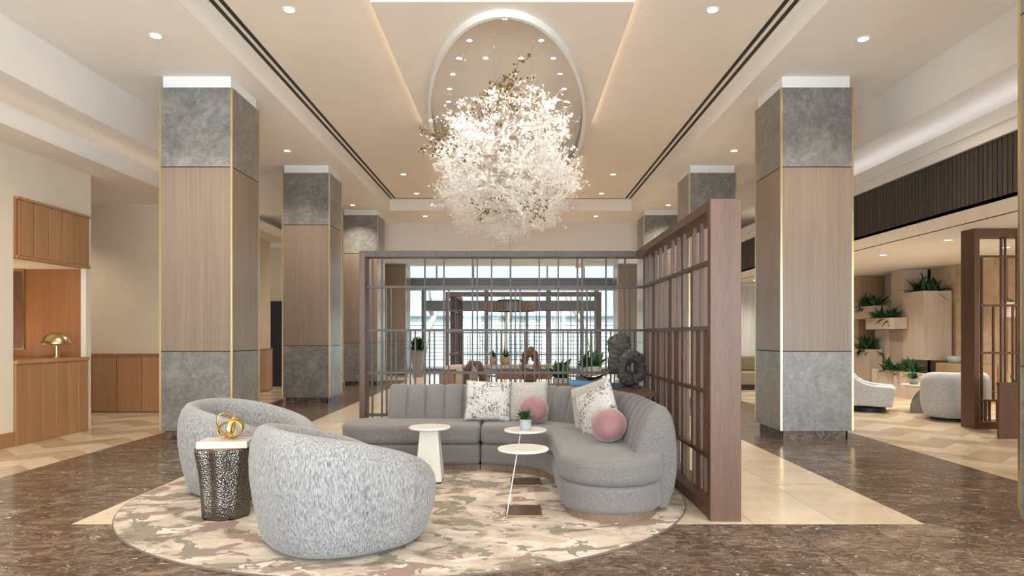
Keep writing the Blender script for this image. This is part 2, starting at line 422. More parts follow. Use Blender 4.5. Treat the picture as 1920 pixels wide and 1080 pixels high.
# ------------------------------------------------------------------ structure: ceilings
ZS, ZC, ZP = 4.51, 4.79, 4.69          # side soffit, coffer, dropped panel
CX0, CX1, CYF = -3.225, 3.005, 17.6    # coffer opening
struct('ceiling', MB().box(CX0-.02, CX1+.02, YB, CYF+.02, ZC, ZC+.1), M['ceiling'])
struct('ceiling', MB().box(-5.14, CX0, YB, 19.6, ZS, ZC+.12), M['ceiling_white'])
struct('ceiling', MB().box(CX1, 4.88, YB, 19.6, ZS, ZC+.12), M['ceiling_white'])
struct('ceiling', MB().box(CX0, CX1, CYF, 19.6, ZS, ZC+.12), M['ceiling_white'])
struct('ceiling', MB().box(-10, 10, 19.6, YF+.3, 3.74, ZC+.12), M['ceiling_white'])        # entrance ceiling with its beam face
# slot diffusers
for a, b in ((-3.19,-3.14), (-3.09,-3.04), (2.81,2.86), (2.915,2.965)):
    o = MB().box(a, b, YB, 17.45, ZC-.004, ZC+.002).obj('trim_1', M['black']); o['kind'] = 'structure'
o = MB().box(-3.04, 2.81, 17.40, 17.45, ZC-.004, ZC+.002).obj('trim_1', M['black']); o['kind'] = 'structure'
# dropped panel with an oval opening
OC, OA, OB = (-.12, 12.3), 1.24, 5.15
def oval(a, b, n=96): return [(OC[0]+a*cos(2*pi*i/n), OC[1]+b*sin(2*pi*i/n)) for i in range(n)]
def panel_with_hole(x0, x1, y0, y1, z0, z1):
    hole = oval(OA, OB); n = len(hole); out = []
    for (x, y) in hole:
        dx, dy = x-OC[0], y-OC[1]
        t = min((((x1 if dx > 0 else x0)-OC[0])/dx) if abs(dx) > 1e-6 else 1e9, (((y1 if dy > 0 else y0)-OC[1])/dy) if abs(dy) > 1e-6 else 1e9)
        out.append((OC[0]+dx*t, OC[1]+dy*t))
    mb = MB(); ang = lambda p: math.atan2(p[1]-OC[1], p[0]-OC[0]) % (2*pi)
    for i in range(n):
        j = (i+1) % n; ring = [out[i]]
        for c in ((x0,y0),(x1,y0),(x1,y1),(x0,y1)):
            ac, a0, a1 = ang(c), ang(out[i]), ang(out[j])
            if a1 < a0: a1 += 2*pi
            if a0+1e-6 < ac < a1-1e-6: ring.append(c)
        ring += [out[j], hole[j], hole[i]]
        mb.prism(ring, z0, z1)
    return mb
struct('ceiling', panel_with_hole(-1.474, 1.225, 6.95, 17.5, ZP, ZP+.025), M['ceiling'])
struct('ceiling', panel_with_hole(-1.37, 1.13, 7.05, 17.4, ZP+.025, ZC+.001), M['ceiling'])
ring_in, ring_out = oval(OA, OB), oval(OA+.05, OB+.05)
mb = MB(); n = len(ring_in)
ZR = 5.0
for i in range(n):
    j = (i+1) % n; mb.prism([ring_out[i], ring_out[j], ring_in[j], ring_in[i]], ZP-.08, ZR)
struct('trim_2', mb, M['white'])
# cut the coffer ceiling for the oval: replace by ceiling with the same opening and a raised cap
old = [o for o in bpy.data.objects if o.name == 'ceiling'][0]
bpy.data.objects.remove(old)
struct('ceiling', panel_with_hole(CX0-.02, CX1+.02, 3.0, CYF+.02, ZC, ZC+.1), M['ceiling'])
struct('ceiling', MB().box(CX0-.02, CX1+.02, YB, 3.0, ZC, ZC+.1), M['ceiling'])
struct('ceiling', MB().prism(oval(OA+.04, OB+.04), ZR, ZR+.08), M['ceiling'])
# left: face, cove, lip, low ceiling
struct('wall_left_beam', MB().box(-5.9, -5.14, YB, 19.6, 3.945, ZC+.12), M['ceiling_white'])
struct('trim_3', MB().box(-5.40, -5.33, YB, 19.6, 3.55, 3.70), M['ceiling_white'])
struct('ceiling', MB().box(-10, -5.33, YB, 19.6, 3.50, 3.55), M['ceiling'])
struct('wall_left_cove', MB().box(-5.95, -5.80, YB, 19.6, 3.55, 3.95), M['ceiling_white'])
# right
struct('wall_right_beam', MB().box(4.88, 5.7, YB, 19.6, 3.945, ZC+.12), M['ceiling_white'])
mb = MB().box(5.12, 5.20, YB, 19.6, 3.40, 3.70).box(5.20, 5.70, YB, 19.6, 3.50, 3.55)
struct('trim_4', mb, M['ceiling_white'])
struct('trim_4', MB().box(5.09, 5.12, YB, 19.6, 3.53, 3.60), M['ceiling_white'])
struct('wall_right_cove', MB().box(5.65, 5.75, YB, 19.6, 3.5, 3.95), M['ceiling_white'])
fas = struct('wall_right_fascia', MB().box(5.17, 5.30, YB, 19.6, 2.77, 3.40), M['slats'])
sl = MB().box(0, .02, -.03, .03, 2.775, 3.395).mesh('slat', M['slats'])
k = 0; y = 6.2
rest = MB()
while y < 19.5:
    if k < 120: link('slat', sl, fas, (5.150, y, 0))
    else: rest.box(5.150, 5.17, y-.03, y+.03, 2.775, 3.395)
    k += 1; y += .075
o = rest.obj('slat_field', M['slats'], fas); o['kind'] = 'stuff'
struct('ceiling', MB().box(5.17, 10, YB, YF, 2.77, 2.85), M['ceiling_white'])
o = MB().box(5.935, 5.96, YB, 19.6, 2.764, 2.772).obj('trim_5', M['black']); o['kind'] = 'structure'

# ------------------------------------------------------------------ structure: walls
wl = MB()
wl.box(-5.92, XL, YB, 7.96, 0, 3.55)
wl.box(-5.92, XL, 7.96, 9.31, 2.92, 3.55)
wl.box(-5.92, XL, 9.31, 9.42, 0, 3.55)
struct('wall_left', wl, M['wall'])
struct('baseboard_left', MB().box(XL, XL+.025, YB, 7.96, 0, .17), M['oak'])
# niche room behind the service desk
struct('wall_niche', MB().box(-8.6, -5.92, 9.34, 9.42, 0, 3.55), M['oak_dark'])
struct('wall_niche', MB().box(-8.6, -8.5, 6.0, 9.34, 0, 3.55), M['wall'])
struct('wall_niche', MB().box(-8.6, -5.92, 5.9, 6.0, 0, 3.55), M['wall'])
struct('ceiling', MB().box(-8.5, -5.92, 6.0, 9.34, 2.2, 2.26), M['wall'])
# corridor
struct('wall_corridor', MB().box(-10, -5.8, 11.5, 11.7, 0, 3.55), M['wall_tan'])
struct('wall_corridor', MB().box(-10, -9.9, 9.6, 11.5, 0, 3.55), M['wall_tan'])
struct('wall_corridor', MB().box(-6.0, -5.8, 11.7, 16.2, 0, 3.55), M['wall_tan'])
struct('wall_corridor', MB().box(-8.0, -5.8, 17.2, 17.35, 0, 3.55), M['wall_tan'])
struct('wall_corridor', MB().box(-6.0, -5.8, 17.35, YF, 0, 3.74), M['wall_tan'])
struct('door_1', MB().box(-6.9, -5.86, 17.17, 17.2, 0, 2.15).box(-6.95,-6.9,17.12,17.2,0,2.2), M['black'])
wc = struct('trim_6', MB().box(-10, -5.80, 11.47, 11.5, 0, .94), M['oak_dark'])
x = -9.2
while x < -5.85:
    x1 = min(x+.42, -5.80)
    MB().box(x+.004, x1-.004, 11.45, 11.47, .02, .94).obj('wainscot_panel', M['oak'], wc); x += .42
MB().box(-10, -5.78, 11.44, 11.5, .94, .985).obj('cap_rail', M['oak_dark'], wc)
wc2 = struct('trim_7', MB().box(-5.80, -5.77, 11.44, 16.2, 0, .94), M['oak_dark'])
y = 11.5
while y < 16.15:
    MB().box(-5.77, -5.752, y+.004, min(y+.42, 16.2)-.004, .02, .94).obj('wainscot_panel', M['oak'], wc2); y += .42
MB().box(-5.80, -5.74, 11.44, 16.2, .94, .985).obj('cap_rail', M['oak_dark'], wc2)

# right lounge wall with stepped panels
wr = struct('wall_right', MB().box(XR, XR+.3, YB, YF, 0, 2.77), M['onyx'])
for (y0, y1, d, m) in ((9.0,10.1,.06,'onyx'), (10.13,11.2,.07,'onyx'), (11.23,12.8,.06,'onyx'), (12.83,14.3,.07,'onyx'), (14.33,15.2,.05,'onyx'),
        (15.23,16.0,.03,'slats'), (16.03,17.2,.09,'pale_stone'), (17.23,17.45,.04,'oak_dark'), (17.5,18.4,.10,'gold_wood'), (18.43,19.7,.06,'pale_wood')):
    MB().box(XR-d, XR+.01, y0, y1, 0, 2.77).obj('wall_panel', M[m], wr, bevel=.006)
for y0, y1, x0, m, lab in ((15.2,15.72,8.66,'pale_wood','tall pale wood block running up to the lounge ceiling behind the largest box'), (17.0,17.9,8.55,'gold_wood','honey wood block running up to the ceiling at the left end of the lounge wall')):
    o = MB().box(x0, XR-.11, y0, y1, 0, 2.765).obj('wall_block', M[m], bevel=.006); tag(o, lab, 'panel')
struct('wall_right_end', MB().box(5.8, XR, 19.7, 19.9, 0, 2.77), M['wall'])

# back glazed wall behind the viewer
mb = MB().box(-10, 10, YB-.2, YB, 3.75, 5.0)
for x in (-10, -5.9, 5.2, 9.9): mb.box(x, x+.15, YB-.2, YB, 0, 3.75)
struct('wall_back', mb, M['wall'])
wb = struct('window_9', MB().box(-5.75, 5.2, YB-.12, YB-.05, 0, .08), M['steel'])
for i in range(7):
    x = -5.75+i*1.78; MB().box(x, x+.06, YB-.13, YB-.04, .08, 3.75).obj('mullion', M['steel'], wb)
MB().box(-5.75, 5.2, YB-.09, YB-.08, .08, 3.75).obj('pane', M['glass'], wb)
struct('wall_back_left', MB().box(-10, -5.85, YB-.2, YB, 0, 3.75), M['wall'])
w8 = struct('window_8', MB().box(5.35, 9.9, YB-.12, YB-.05, 0, .08), M['steel'])  # unseen window put in place of solid wall to light the lounge
MB().box(5.35, 9.9, YB-.09, YB-.08, .08, 3.75).obj('pane', M['glass'], w8)
for i in range(4): MB().box(5.35+i*1.5, 5.41+i*1.5, YB-.13, YB-.04, .08, 3.75).obj('mullion', M['steel'], w8)

# far glazed front
fw = struct('window_1', MB().box(-5.8, 10, 23.9, 24.1, 0, .12), M['steel'])
MB().box(-3.76, 3.5, 23.82, 24.1, 2.98, 3.29).obj('transom_beam', M['steel'], fw)
MB().box(-3.76, 3.5, 23.88, 24.08, 2.86, 2.98).obj('transom_cap', M['mullion'], fw)
for i in range(-2, 4):
    x = -.13+i*1.295-.03
    MB().box(x-.03, x+.03, 23.95, 24.05, 3.29, 3.74).obj('mullion', M['mullion'], fw)
MB().box(-3.10, 2.85, 23.86, 24.1, 2.14, 2.50).obj('door_header', M['steel'], fw)
for x, wd in ((-3.2,.14), (-2.0,.06), (-1.0,.14), (-.30,.08), (.42,.10), (1.18,.16), (2.35,.12), (2.86,.14)):
    MB().box(x-wd/2, x+wd/2, 23.88, 24.08, .12, 2.86 if wd > .12 else 2.14).obj('mullion', M['steel' if wd > .09 else 'mullion'], fw)
for x in (-5.7, -4.7, 4.4, 5.6, 6.8, 8.0, 9.2):
    MB().box(x-.03, x+.03, 23.95, 24.05, .12, 3.74).obj('mullion', M['mullion'], fw)
xs = [-5.8, -3.76, -2.0, -1.0, .42, 1.18, 2.35, 3.5, 6.8, 10]
for a, b in zip(xs, xs[1:]):
    MB().box(a+.005, b-.005, 24.0, 24.012, .12, 3.74).obj('pane', M['glass'], fw)

# ------------------------------------------------------------------ outside the glass
o = MB().box(-40, 40, 24.1, 80, -.15, -.02).obj('ground', M['paving']); tag(o, kind='structure')
gb = thing('building', 'white building with horizontal siding across the road outside the glass doors', 'building', (0, 36, 0))
MB().box(-16, 14, 0, 4, 0, 2.3).obj('wall', M['out_white'], gb)
for i in range(11): MB().box(-16, 14, -.06, .0, .02+i*.2, .02+i*.2+.15).obj('siding_board', M['out_white'], gb)
MB().box(-16.2, 14.2, -.3, 4.2, 2.3, 2.5).obj('roof', M['mullion'], gb)
def out_tree(x, y, h, lean, lab):
    t = thing('tree', lab, 'tree', (x, y, 0), group='street trees outside')
    MB().tube([(0,0,-.05), (lean*.3,0,h*.3), (lean,0,h*.62), (lean*1.2,.1,h*.8)], [.17,.14,.11,.07], 8).obj('trunk', M['bark'], t, smooth=True)
    for k in range(3):
        a = k*2.1+.4
        MB().tube([(lean*.6,0,h*.45), (lean*.6+.8*cos(a), .6*sin(a), h*.7), (lean*.6+1.4*cos(a), sin(a), h*.92)], [.07,.05,.03], 6).obj('branch', M['bark'], t, smooth=True)
out_tree(-4.2, 30.5, 4.6, .9, 'leaning street tree seen through the left glass of the entrance')
out_tree(3.6, 30.0, 4.8, -1.3, 'leaning street tree seen through the right glass of the entrance')
out_tree(-.6, 33.0, 4.2, .3, 'straight street tree behind the middle entrance doors')

# ------------------------------------------------------------------ columns
W = .9
def make_column(x0, y0, top, label, joint=3.38):
    t = thing('column', label, 'column', (x0, y0, 0), group='square columns of the lobby')
    MB().box(.015, W-.015, .015, W-.015, .11, top-.147).obj('core', M['black'], t)
    MB().box(.03, W-.03, .03, W-.03, top-.15, top).obj('cap', M['white'], t)
    segs = [('stone_panel', 'grey_stone', .112, 1.090), ('wood_panel', 'taupe', 1.102, joint-.006)]
    if top-.147 > joint+.05: segs.append(('stone_panel', 'grey_stone', joint+.006, top-.147))
    for nm, mt, a, b in segs:
        for k in range(4):
            p = MB().box(.021, W-.021, 0, .02, a, b)
            o = p.obj(nm, M[mt], t); o.rotation_euler = (0, 0, k*pi/2)
            o.location = ((0,0,0), (W,0,0), (W,W,0), (0,W,0))[k]
    for cx, cy in ((0,0), (W-.03,0), (0,W-.03), (W-.03,W-.03)):
        e = .003; T = .021
        ax = 0 if cx == 0 else W-T; ay = 0 if cy == 0 else W-T
        MB().box(ax-(e if cx == 0 else 0), ax+T+(0 if cx == 0 else e), ay-(e if cy == 0 else 0), ay+T+(0 if cy == 0 else e), .112, top-.147).obj('corner_trim', M['brass'], t)
    for k in range(4):
        for a, b in ((.05, .25), (.253, .647), (.65, .85)):
            o = MB().box(a, b, .05, .07, 0, .112).obj('plinth_tile', M['brown'], t); o.rotation_euler = (0,0,k*pi/2)
            o.location = ((0,0,0), (W,0,0), (W,W,0), (0,W,0))[k]
    return t
LX, RX = -3.5-W, 3.29
make_column(LX, 8.45, ZS, 'stone and wood column nearest on the left, behind the pale armchairs')
make_column(LX, 12.9, ZS, 'second stone and wood column along the left row')
make_column(LX, 17.45, ZS, 'third column on the left, seen beside the left end of the lattice screen')
make_column(LX, 21.95, 3.74, 'farthest left column, seen through the left end of the lattice screen', 3.5)
make_column(RX, 3.56, ZS, 'column cut off by the right edge of the photo')
make_column(RX, 8.45, ZS, 'large stone and wood column right of the lattice screen')
make_column(RX, 12.9, ZS, 'column rising just behind the top of the lattice screen')
make_column(RX, 17.45, ZS, 'third column on the right, above the inner corner of the lattice screen')
make_column(RX, 21.95, 3.74, 'farthest right column, seen through the lattice near the dark sculptures', 3.5)

# ------------------------------------------------------------------ downlights
lens_me = MB().lathe([(.055, -.004), (.055, .004)], n=20).mesh('lens', M['lamp_lens'])
ring_me = MB().lathe([(.07, .006), (.07, -.006), (.056, -.009), (.055, .006)], n=24).mesh('trim_ring', M['white'], True)
def downlight(x, y, z, label, power=120, size=120, grp='recessed ceiling downlights', col=(1,.88,.74), s=1.0):
    t = thing('ceiling_light', label, 'ceiling light', (x, y, z), group=grp)
    a = link('trim_ring', ring_me, t, (0,0,-.004)); b = link('lens', lens_me, t, (0,0,-.006))
    a.scale = b.scale = (s, s, 1)
    l = bpy.data.lights.new('lamp', 'SPOT'); l.energy = power; l.spot_size = R(size); l.spot_blend = .9; l.color = col; l.shadow_soft_size = .05
    lo = bpy.data.objects.new('lamp', l); COL.objects.link(lo); lo.parent = t; lo.location = (0, 0, -.03)
    return t
for x, y, lab in ((-2.42,7.32,'bright downlight in the ceiling left of the chandelier, near the black slots'), (2.12,7.32,'bright downlight in the ceiling right of the chandelier, near the black slots'),
      (-2.42,14.8,'small downlight left of the chandelier bottom, first of two near the far slot'), (2.13,14.8,'small downlight right of the chandelier bottom, first of two near the far slot'),
      (-2.42,16.8,'small downlight just before the far slot, left of the chandelier'), (2.13,16.8,'small downlight just before the far slot, right of the chandelier')):
    downlight(x, y, ZC, lab)
for x, y, lab in ((-3.85,7.32,'downlight on the left soffit before the nearest left column'), (3.77,7.39,'downlight on the right soffit before the large right column'),
      (-3.96,11.87,'downlight on the left soffit between the first and second left columns'), (3.81,11.87,'downlight on the right soffit left of the large right column'),
      (-4.0,16.84,'downlight on the left soffit past the second left column'), (3.78,16.84,'downlight on the right soffit above the far right columns'),
      (-2.42,18.4,'downlight on the far cross soffit, left side'), (2.18,18.4,'downlight on the far cross soffit, right side')):
    downlight(x, y, ZS, lab)
for x, y, lab in ((6.72,12.46,'downlight in the low lounge ceiling nearer the planted wall'), (6.67,10.5,'downlight in the low lounge ceiling next to the right lattice screen')):
    downlight(x, y, 2.77, lab, 130, 140, col=(1,.92,.82))
for x, y, lab in ((6.7,14.6,'added downlight in the low lounge ceiling, hidden behind the large right column'), (7.9,8.4,'added downlight in the low lounge ceiling, beyond the right edge of the photo'), (8.2,11.4,'added downlight in the low lounge ceiling above the stepped wall, hidden by the lattice screen'), (6.4,18.2,'added downlight in the low lounge ceiling in front of the sheer curtain')):
    downlight(x, y, 2.77, lab, 130, 140, col=(1,.92,.82))  # out-of-view lamps added to brighten the lounge
for x, lab in ((-2.4,'first added downlight from the left in the entrance ceiling by the glass'), (-.1,'middle added downlight in the entrance ceiling by the glass'), (2.2,'right added downlight in the entrance ceiling by the glass')):
    downlight(x, 21.0, 3.74, lab, 130, 140)  # unseen lamps added to brighten the far beam and entrance
downlight(-7.4, 10.5, 3.5, 'added downlight in the corridor ceiling on the left, hidden above the opening', 70, 120)  # hidden lamp added for more light in the corridor
# unseen ones added on the same grid to light the near floor
for x in (-2.42, 2.12): downlight(x, 3.4, ZC, 'added downlight above the front edge of the rug, %s, outside the photo' % ('left' if x < 0 else 'right'))
for x in (-3.85, 3.77): downlight(x, 3.0, ZS, 'added downlight on the soffit beside the viewer, %s, outside the photo' % ('left' if x < 0 else 'right'))

# ------------------------------------------------------------------ chandelier
ch = thing('chandelier', 'large cloud chandelier of white glass petals with gold sprays in an oval recess', 'chandelier', (OC[0], OC[1], ZR))
def branch_mesh(seed, gold, n):
    rnd = random.Random(seed); mb = MB()
    twigs = []
    for k in range(7):
        a = rnd.uniform(0, 2*pi); p = Vector((0, 0, rnd.uniform(-.15, .2))); pts = [p]
        for s in range(4):
            p = p+Vector((cos(a)*.09, sin(a)*.09, rnd.uniform(-.05, .07))); a += rnd.uniform(-.7, .7); pts.append(p)
        twigs.append(pts); mb.tube(pts, .002, 3, mi=0)
    if not gold: mb.tube([(0,0,-.2), (0,0,.28)], .0015, 3)
    for k in range(n):
        pts = rnd.choice(twigs); i = rnd.randrange(4); c = pts[i].lerp(pts[i+1], rnd.random())+Vector([rnd.uniform(-.035,.035) for _ in range(3)])
        u = Vector([rnd.uniform(-1,1) for _ in range(3)]).normalized(); v = u.orthogonal().normalized(); u2 = u.cross(v)
        r = rnd.uniform(.013, .024)
        m = 6; ring = [c+(v*cos(2*pi*q/m)+u2*sin(2*pi*q/m))*r for q in range(m)]
        mb.add(ring+[c+u*r*.35], [(q, (q+1) % m, m) for q in range(m)])
    return mb.mesh('gold_spray' if gold else 'glass_spray', M['petal_gold' if gold else 'petal'])
white = [branch_mesh(s, False, 58) for s in range(8)]
gold = [branch_mesh(50+s, True, 80) for s in range(3)]
rnd = random.Random(5)
def spray(me, x, y, z, nm):
    o = link(nm, me, ch, (x-OC[0], y-OC[1], z-ZR)); o.rotation_euler = (rnd.uniform(-.4,.4), rnd.uniform(-.4,.4), rnd.uniform(0, 6.28))
    s = rnd.uniform(.8, 1.15); o.scale = (s, s, s); return o
cnt = 0
while cnt < 284:
    a = rnd.uniform(0, 2*pi); q = rnd.random()**.42; u = rnd.random()
    zb = 3.12+.75*(1-math.sqrt(max(0, 1-q**2.4))); zt = 4.42
    z = zb+(zt-zb)*u
    if rnd.random() < .86*u**.8: continue
    spray(rnd.choice(white), OC[0]+1.05*q*cos(a), 11.45+3.15*q*sin(a), z, 'glass_spray'); cnt += 1
for (x, y, z) in ((-.02,8.9,4.52), (.0,9.0,4.38), (-.03,8.95,4.25), (.05,9.2,4.42), (-.42,9.4,4.4), (-.35,9.5,4.28), (-1.16,10.0,4.0), (-1.15,10.1,4.2), (-1.0,10.4,4.15), (.4,10.2,4.2), (.5,11,3.3), (-.5,10.6,3.2), (.1,10.4,3.25), (.85,11.4,3.9), (-.7,9.7,3.75)):
    spray(rnd.choice(gold), x, y, z, 'gold_spray')
for i in range(26):
    a = 2*pi*i/26; rr = .55+.35*(i % 2)
    x, y = OC[0]+cos(a)*OA*rr*.9, OC[1]+sin(a)*OB*rr*.85
    t = MB().lathe([(.04, 0), (.04, -.012), (.01, -.02)], n=10).obj('ceiling_mount', M['white'], ch, loc=(x-OC[0], y-OC[1], 0))
    mb = MB()
    for k in range(3):
        b = k*2.09+i; mb.tube([(.03*cos(b), .03*sin(b), -.01), (.06*cos(b), .06*sin(b), -(1.0+.25*((i*7+k) % 3)))], .0014, 3)
    mb.obj('hanging_wire', M['chrome'], t)
ORD = 'first second third fourth fifth sixth seventh eighth ninth'.split()
for i, (x, y) in enumerate([(0,7.96)]+[(s*q, yy) for q, yy in ((.45,8.55),(.63,9.1),(.76,9.66),(.86,10.24),(.93,10.8),(.97,11.35),(1.0,12.6),(.9,14.2),(.6,15.9)) for s in (-1, 1)]+[(-.27,9.1), (.2,9.1)]):
    side = 'left' if x < 0 else 'right'
    downlight(OC[0]+x, y, ZR, 'spotlight in the oval recess, %s' % ('alone at its front tip' if i == 0 else '%s on its %s rim counted from the front tip' % (ORD[(i-1)//2], side) if i < 19 else 'inner one left of centre' if i == 19 else 'inner one right of centre'), 36, 85, 'spotlights in the oval recess', (1,.93,.85), .62)

# ------------------------------------------------------------------ lattice screens
IDX = {0: [-29,-27,-18,-14,-8,-7,-4,0,6,10,14,15,20,24,28],
       1: [-29,-27,-26,-25,-18,-14,-13,-8,-7,-4,0,1,2,6,10,14,15,16,20,24,25,28],
       2: [-29,-27,-26,-25,-24,-22,-21,-20,-18,-17,-16,-14,-13,-10,-8,-7,-5,-4,-3,-2,0,1,2,3,5,6,8,10,11,12,14,15,16,17,20,21,23,24,25,26,28]}
IDX[3] = IDX[2]; IDX[4] = [i for i in IDX[2] if i not in (-26,-21,-13,-5,-3,1,3,11,16,21,25)]
UN = .0543
bar_cache = {}
def lattice(t, ax, u0, u1, v, zs, ucen, idx=IDX, bw=.016, bd=.03, mat='walnut'):
    """bars between u0 and u1 along axis ax ('x' or 'y') in the plane v; zs = heights of the rails from the top down"""
    lo, hi = min(u0, u1), max(u0, u1)
    for k in range(len(zs)-1):
        z1, z0 = zs[k], zs[k+1]; h = z1-z0
        for i in idx[min(k, 4)]:
            u = ucen+i*UN
            if u < lo+.015 or u > hi-.015: continue
            key = (round(h, 4), ax, bw, bd, mat)
            if key not in bar_cache:
                a, b = (bw, bd) if ax == 'x' else (bd, bw)
                bar_cache[key] = MB().box(-a/2, a/2, -b/2, b/2, 0, h).mesh('lattice_bar', M[mat])
            link('lattice_bar', bar_cache[key], t, (u, v, z0) if ax == 'x' else (v, u, z0))
    for z in zs[1:-1]:
        if ax == 'x': MB().box(lo, hi, v-.03, v+.03, z-.014, z+.014).obj('cross_rail', M[mat], t)
        else: MB().box(v-.03, v+.03, lo, hi, z-.014, z+.014).obj('cross_rail', M[mat], t)
ZR5 = [2.177, 1.845, 1.352, .87, .39, .09]
s1 = thing('lattice_screen', 'tall L-shaped dark wood lattice screen standing behind the grey sofa', 'screen')
YA, YBk = 7.67, 7.886
X0, X1 = -1.75, 1.577
MB().box(X0, X0+.066, YA, YBk, 0, 2.247).obj('post', M['walnut'], s1, bevel=.003)
MB().box(X0+.066, X1, YA, YBk, 2.177, 2.247).obj('top_rail', M['backlit_walnut'], s1, bevel=.003)
MB().box(X0+.066, X1-.216, YA, YBk, 0.02, .09).obj('bottom_rail', M['walnut'], s1, bevel=.003)
MB().box(1.49, X1, YA, YBk, 0, 2.177).obj('post', M['walnut'], s1)
MB().box(1.361, X1, 4.754, 4.824, 0, 2.247).obj('post', M['walnut'], s1, bevel=.003)
MB().box(1.361, X1, 4.824, YA, 2.177, 2.247).obj('top_rail', M['walnut'], s1, bevel=.003)
MB().box(1.361, X1, 4.824, YA, .02, .09).obj('bottom_rail', M['walnut'], s1, bevel=.003)
lattice(s1, 'x', X0+.066, 1.49, 7.778, ZR5, -.049, mat='backlit_walnut')
lattice(s1, 'y', 4.824, YA, 1.47, ZR5, 6.35)

s2 = thing('lattice_screen', 'second lattice screen of reddish wood farther back, before the entrance doors', 'screen')
MB().box(1.78, 1.90, 15.0, 15.2, 0, 2.247).obj('post', M['walnut'], s2)
MB().box(-1.53, -1.46, 15.0, 15.2, 0, 2.247).obj('post', M['walnut'], s2)
MB().box(-1.46, 1.78, 15.0, 15.2, 2.15, 2.247).obj('top_rail', M['walnut'], s2)
MB().box(-1.46, 1.78, 15.0, 15.2, .02, .09).obj('bottom_rail', M['walnut'], s2)
MB().box(-1.53, -1.33, 15.2, 17.4, 2.15, 2.247).obj('top_rail', M['walnut'], s2)
MB().box(-1.53, -1.33, 17.4, 17.47, 0, 2.247).obj('post', M['walnut'], s2)
MB().box(-1.53, -1.33, 15.2, 17.4, .02, .09).obj('bottom_rail', M['walnut'], s2)
ID2 = {k: (IDX[2] if k > 1 else IDX[k]) for k in range(5)}
lattice(s2, 'x', -1.46, 1.78, 15.1, ZR5, .15, ID2)
lattice(s2, 'y', 15.2, 17.4, -1.43, ZR5, 16.4, ID2)

s3 = thing('lattice_screen', 'floor-to-ceiling brown lattice screen in the right lounge beside the rounded grey chair', 'screen')
MB().box(6.33, 6.40, 9.4, 9.69, 0, 2.77).obj('post', M['walnut'], s3, bevel=.003)
MB().box(8.2, 8.3, 9.4, 9.69, 0, 2.77).obj('post', M['walnut'], s3)
MB().box(6.40, 8.2, 9.4, 9.69, 2.66, 2.77).obj('top_rail', M['walnut'], s3)
MB().box(6.40, 8.2, 9.4, 9.69, 0, .10).obj('bottom_rail', M['walnut'], s3)
I3 = {0: [0,6,7,10,14,20,26], 1: [0,1,6,7,10,14,15,20,21,26], 2: [0,1,4,6,7,9,10,14,15,18,20,21,24,26], 3: [0,1,4,6,7,9,10,14,15,18,20,21,24,26], 4: [0,1,2,3,5,6,7,9,10,12,14,15,18,20,21,24,26]}
lattice(s3, 'x', 6.40, 8.2, 9.5, [2.66, 2.39, 1.71, 1.05, .39, .10], 6.44, I3, .022)

# ------------------------------------------------------------------ rug
rg = thing('rug', 'large oval camouflage patterned rug under the sofa and armchairs', 'rug', (-.83, 5.6, 0))
ell = lambda a, b, n=120: [(a*cos(2*pi*i/n), b*sin(2*pi*i/n)) for i in range(n)]
MB().prism(ell(2.17, 1.985), .001, .013).obj('pile', M['rug'], rg)
mb = MB(); A, B = ell(2.178, 1.993), ell(2.169, 1.984)
for i in range(120): j = (i+1) % 120; mb.prism([A[i], A[j], B[j], B[i]], .001, .011)
mb.obj('binding', M['rug_edge'], rg)
RZ = .013

# ------------------------------------------------------------------ sofa
sf = thing('sofa', 'large curved grey sectional sofa with channelled back on the rug', 'sofa', (-.33, 5.8, RZ))
# local frame: arc centre at the origin
def arcp(r, a0, a1, n): return [(r*cos(a0+(a1-a0)*i/n), r*sin(a0+(a1-a0)*i/n)) for i in range(n+1)]
def sofa_right(rin, rout, yend, grow=0):
    cx = (rin+rout)/2; rr = (rout-rin)/2
    p = [(-.0+.004, rin)]+arcp(rin, pi/2, 0, 16)[1:]
    p += [(cx-rr*cos(t), yend-rr*sin(t)) for t in [pi*i/18 for i in range(19)]]
    p += arcp(rout, 0, pi/2, 20)[:-1]+[(.004, rout)]
    return p
def sofa_left(y0, y1, xend):
    r = (y1-y0)/2; c = (y0+y1)/2
    return [(-.004, y0), (-.004, y1)]+[(xend+r-r*sin(t), c+r*cos(t)) for t in [pi*i/18 for i in range(19)]]
YE = 5.0-5.8
for nm, z0, z1, ins, bv in (('plinth', 0, .055, .05, 0), ('base', .055, .248, .012, .035), ('seat_cushion', .25, .430, 0, .05)):
    mt = M['plinth_wood' if nm == 'plinth' else 'sofa']
    a = MB().prism(sofa_right(.65+ins, 1.40-ins, YE), z0, z1).obj(nm, mt, sf)
    b = MB().prism(sofa_left(.65+ins, 1.36-ins, -1.38+ins), z0, z1).obj(nm, mt, sf)
    for o in (a, b):
        if bv:
            auto_smooth(o, 50)
            m = o.modifiers.new('bevel', 'BEVEL'); m.width = bv; m.segments = 5; m.limit_method = 'ANGLE'; m.angle_limit = R(50); m.harden_normals = False
            for p in o.data.polygons: p.use_smooth = True
PROF = [(1.20,.36), (1.20,.44), (1.225,.54), (1.262,.64), (1.305,.72), (1.345,.757), (1.39,.772), (1.435,.757), (1.472,.70), (1.50,.60), (1.515,.46), (1.515,.30), (1.49,.15), (1.44,.035), (1.38,.035)]
def spath(s):
    """point on path: s in metres at r=1.3; returns (ox, oy, nx, ny) origin and outward direction"""
    La, Lb = .98, 1.3*pi/2
    if s < La: return (-(La-s), 0, 0, 1)
    if s < La+Lb: a = pi/2-(s-La)/1.3; return (0, 0, cos(a), sin(a))
    return (0, -(s-La-Lb), 1, 0)
tot = .98+1.3*pi/2+.85; nch = 20; wch = tot/nch
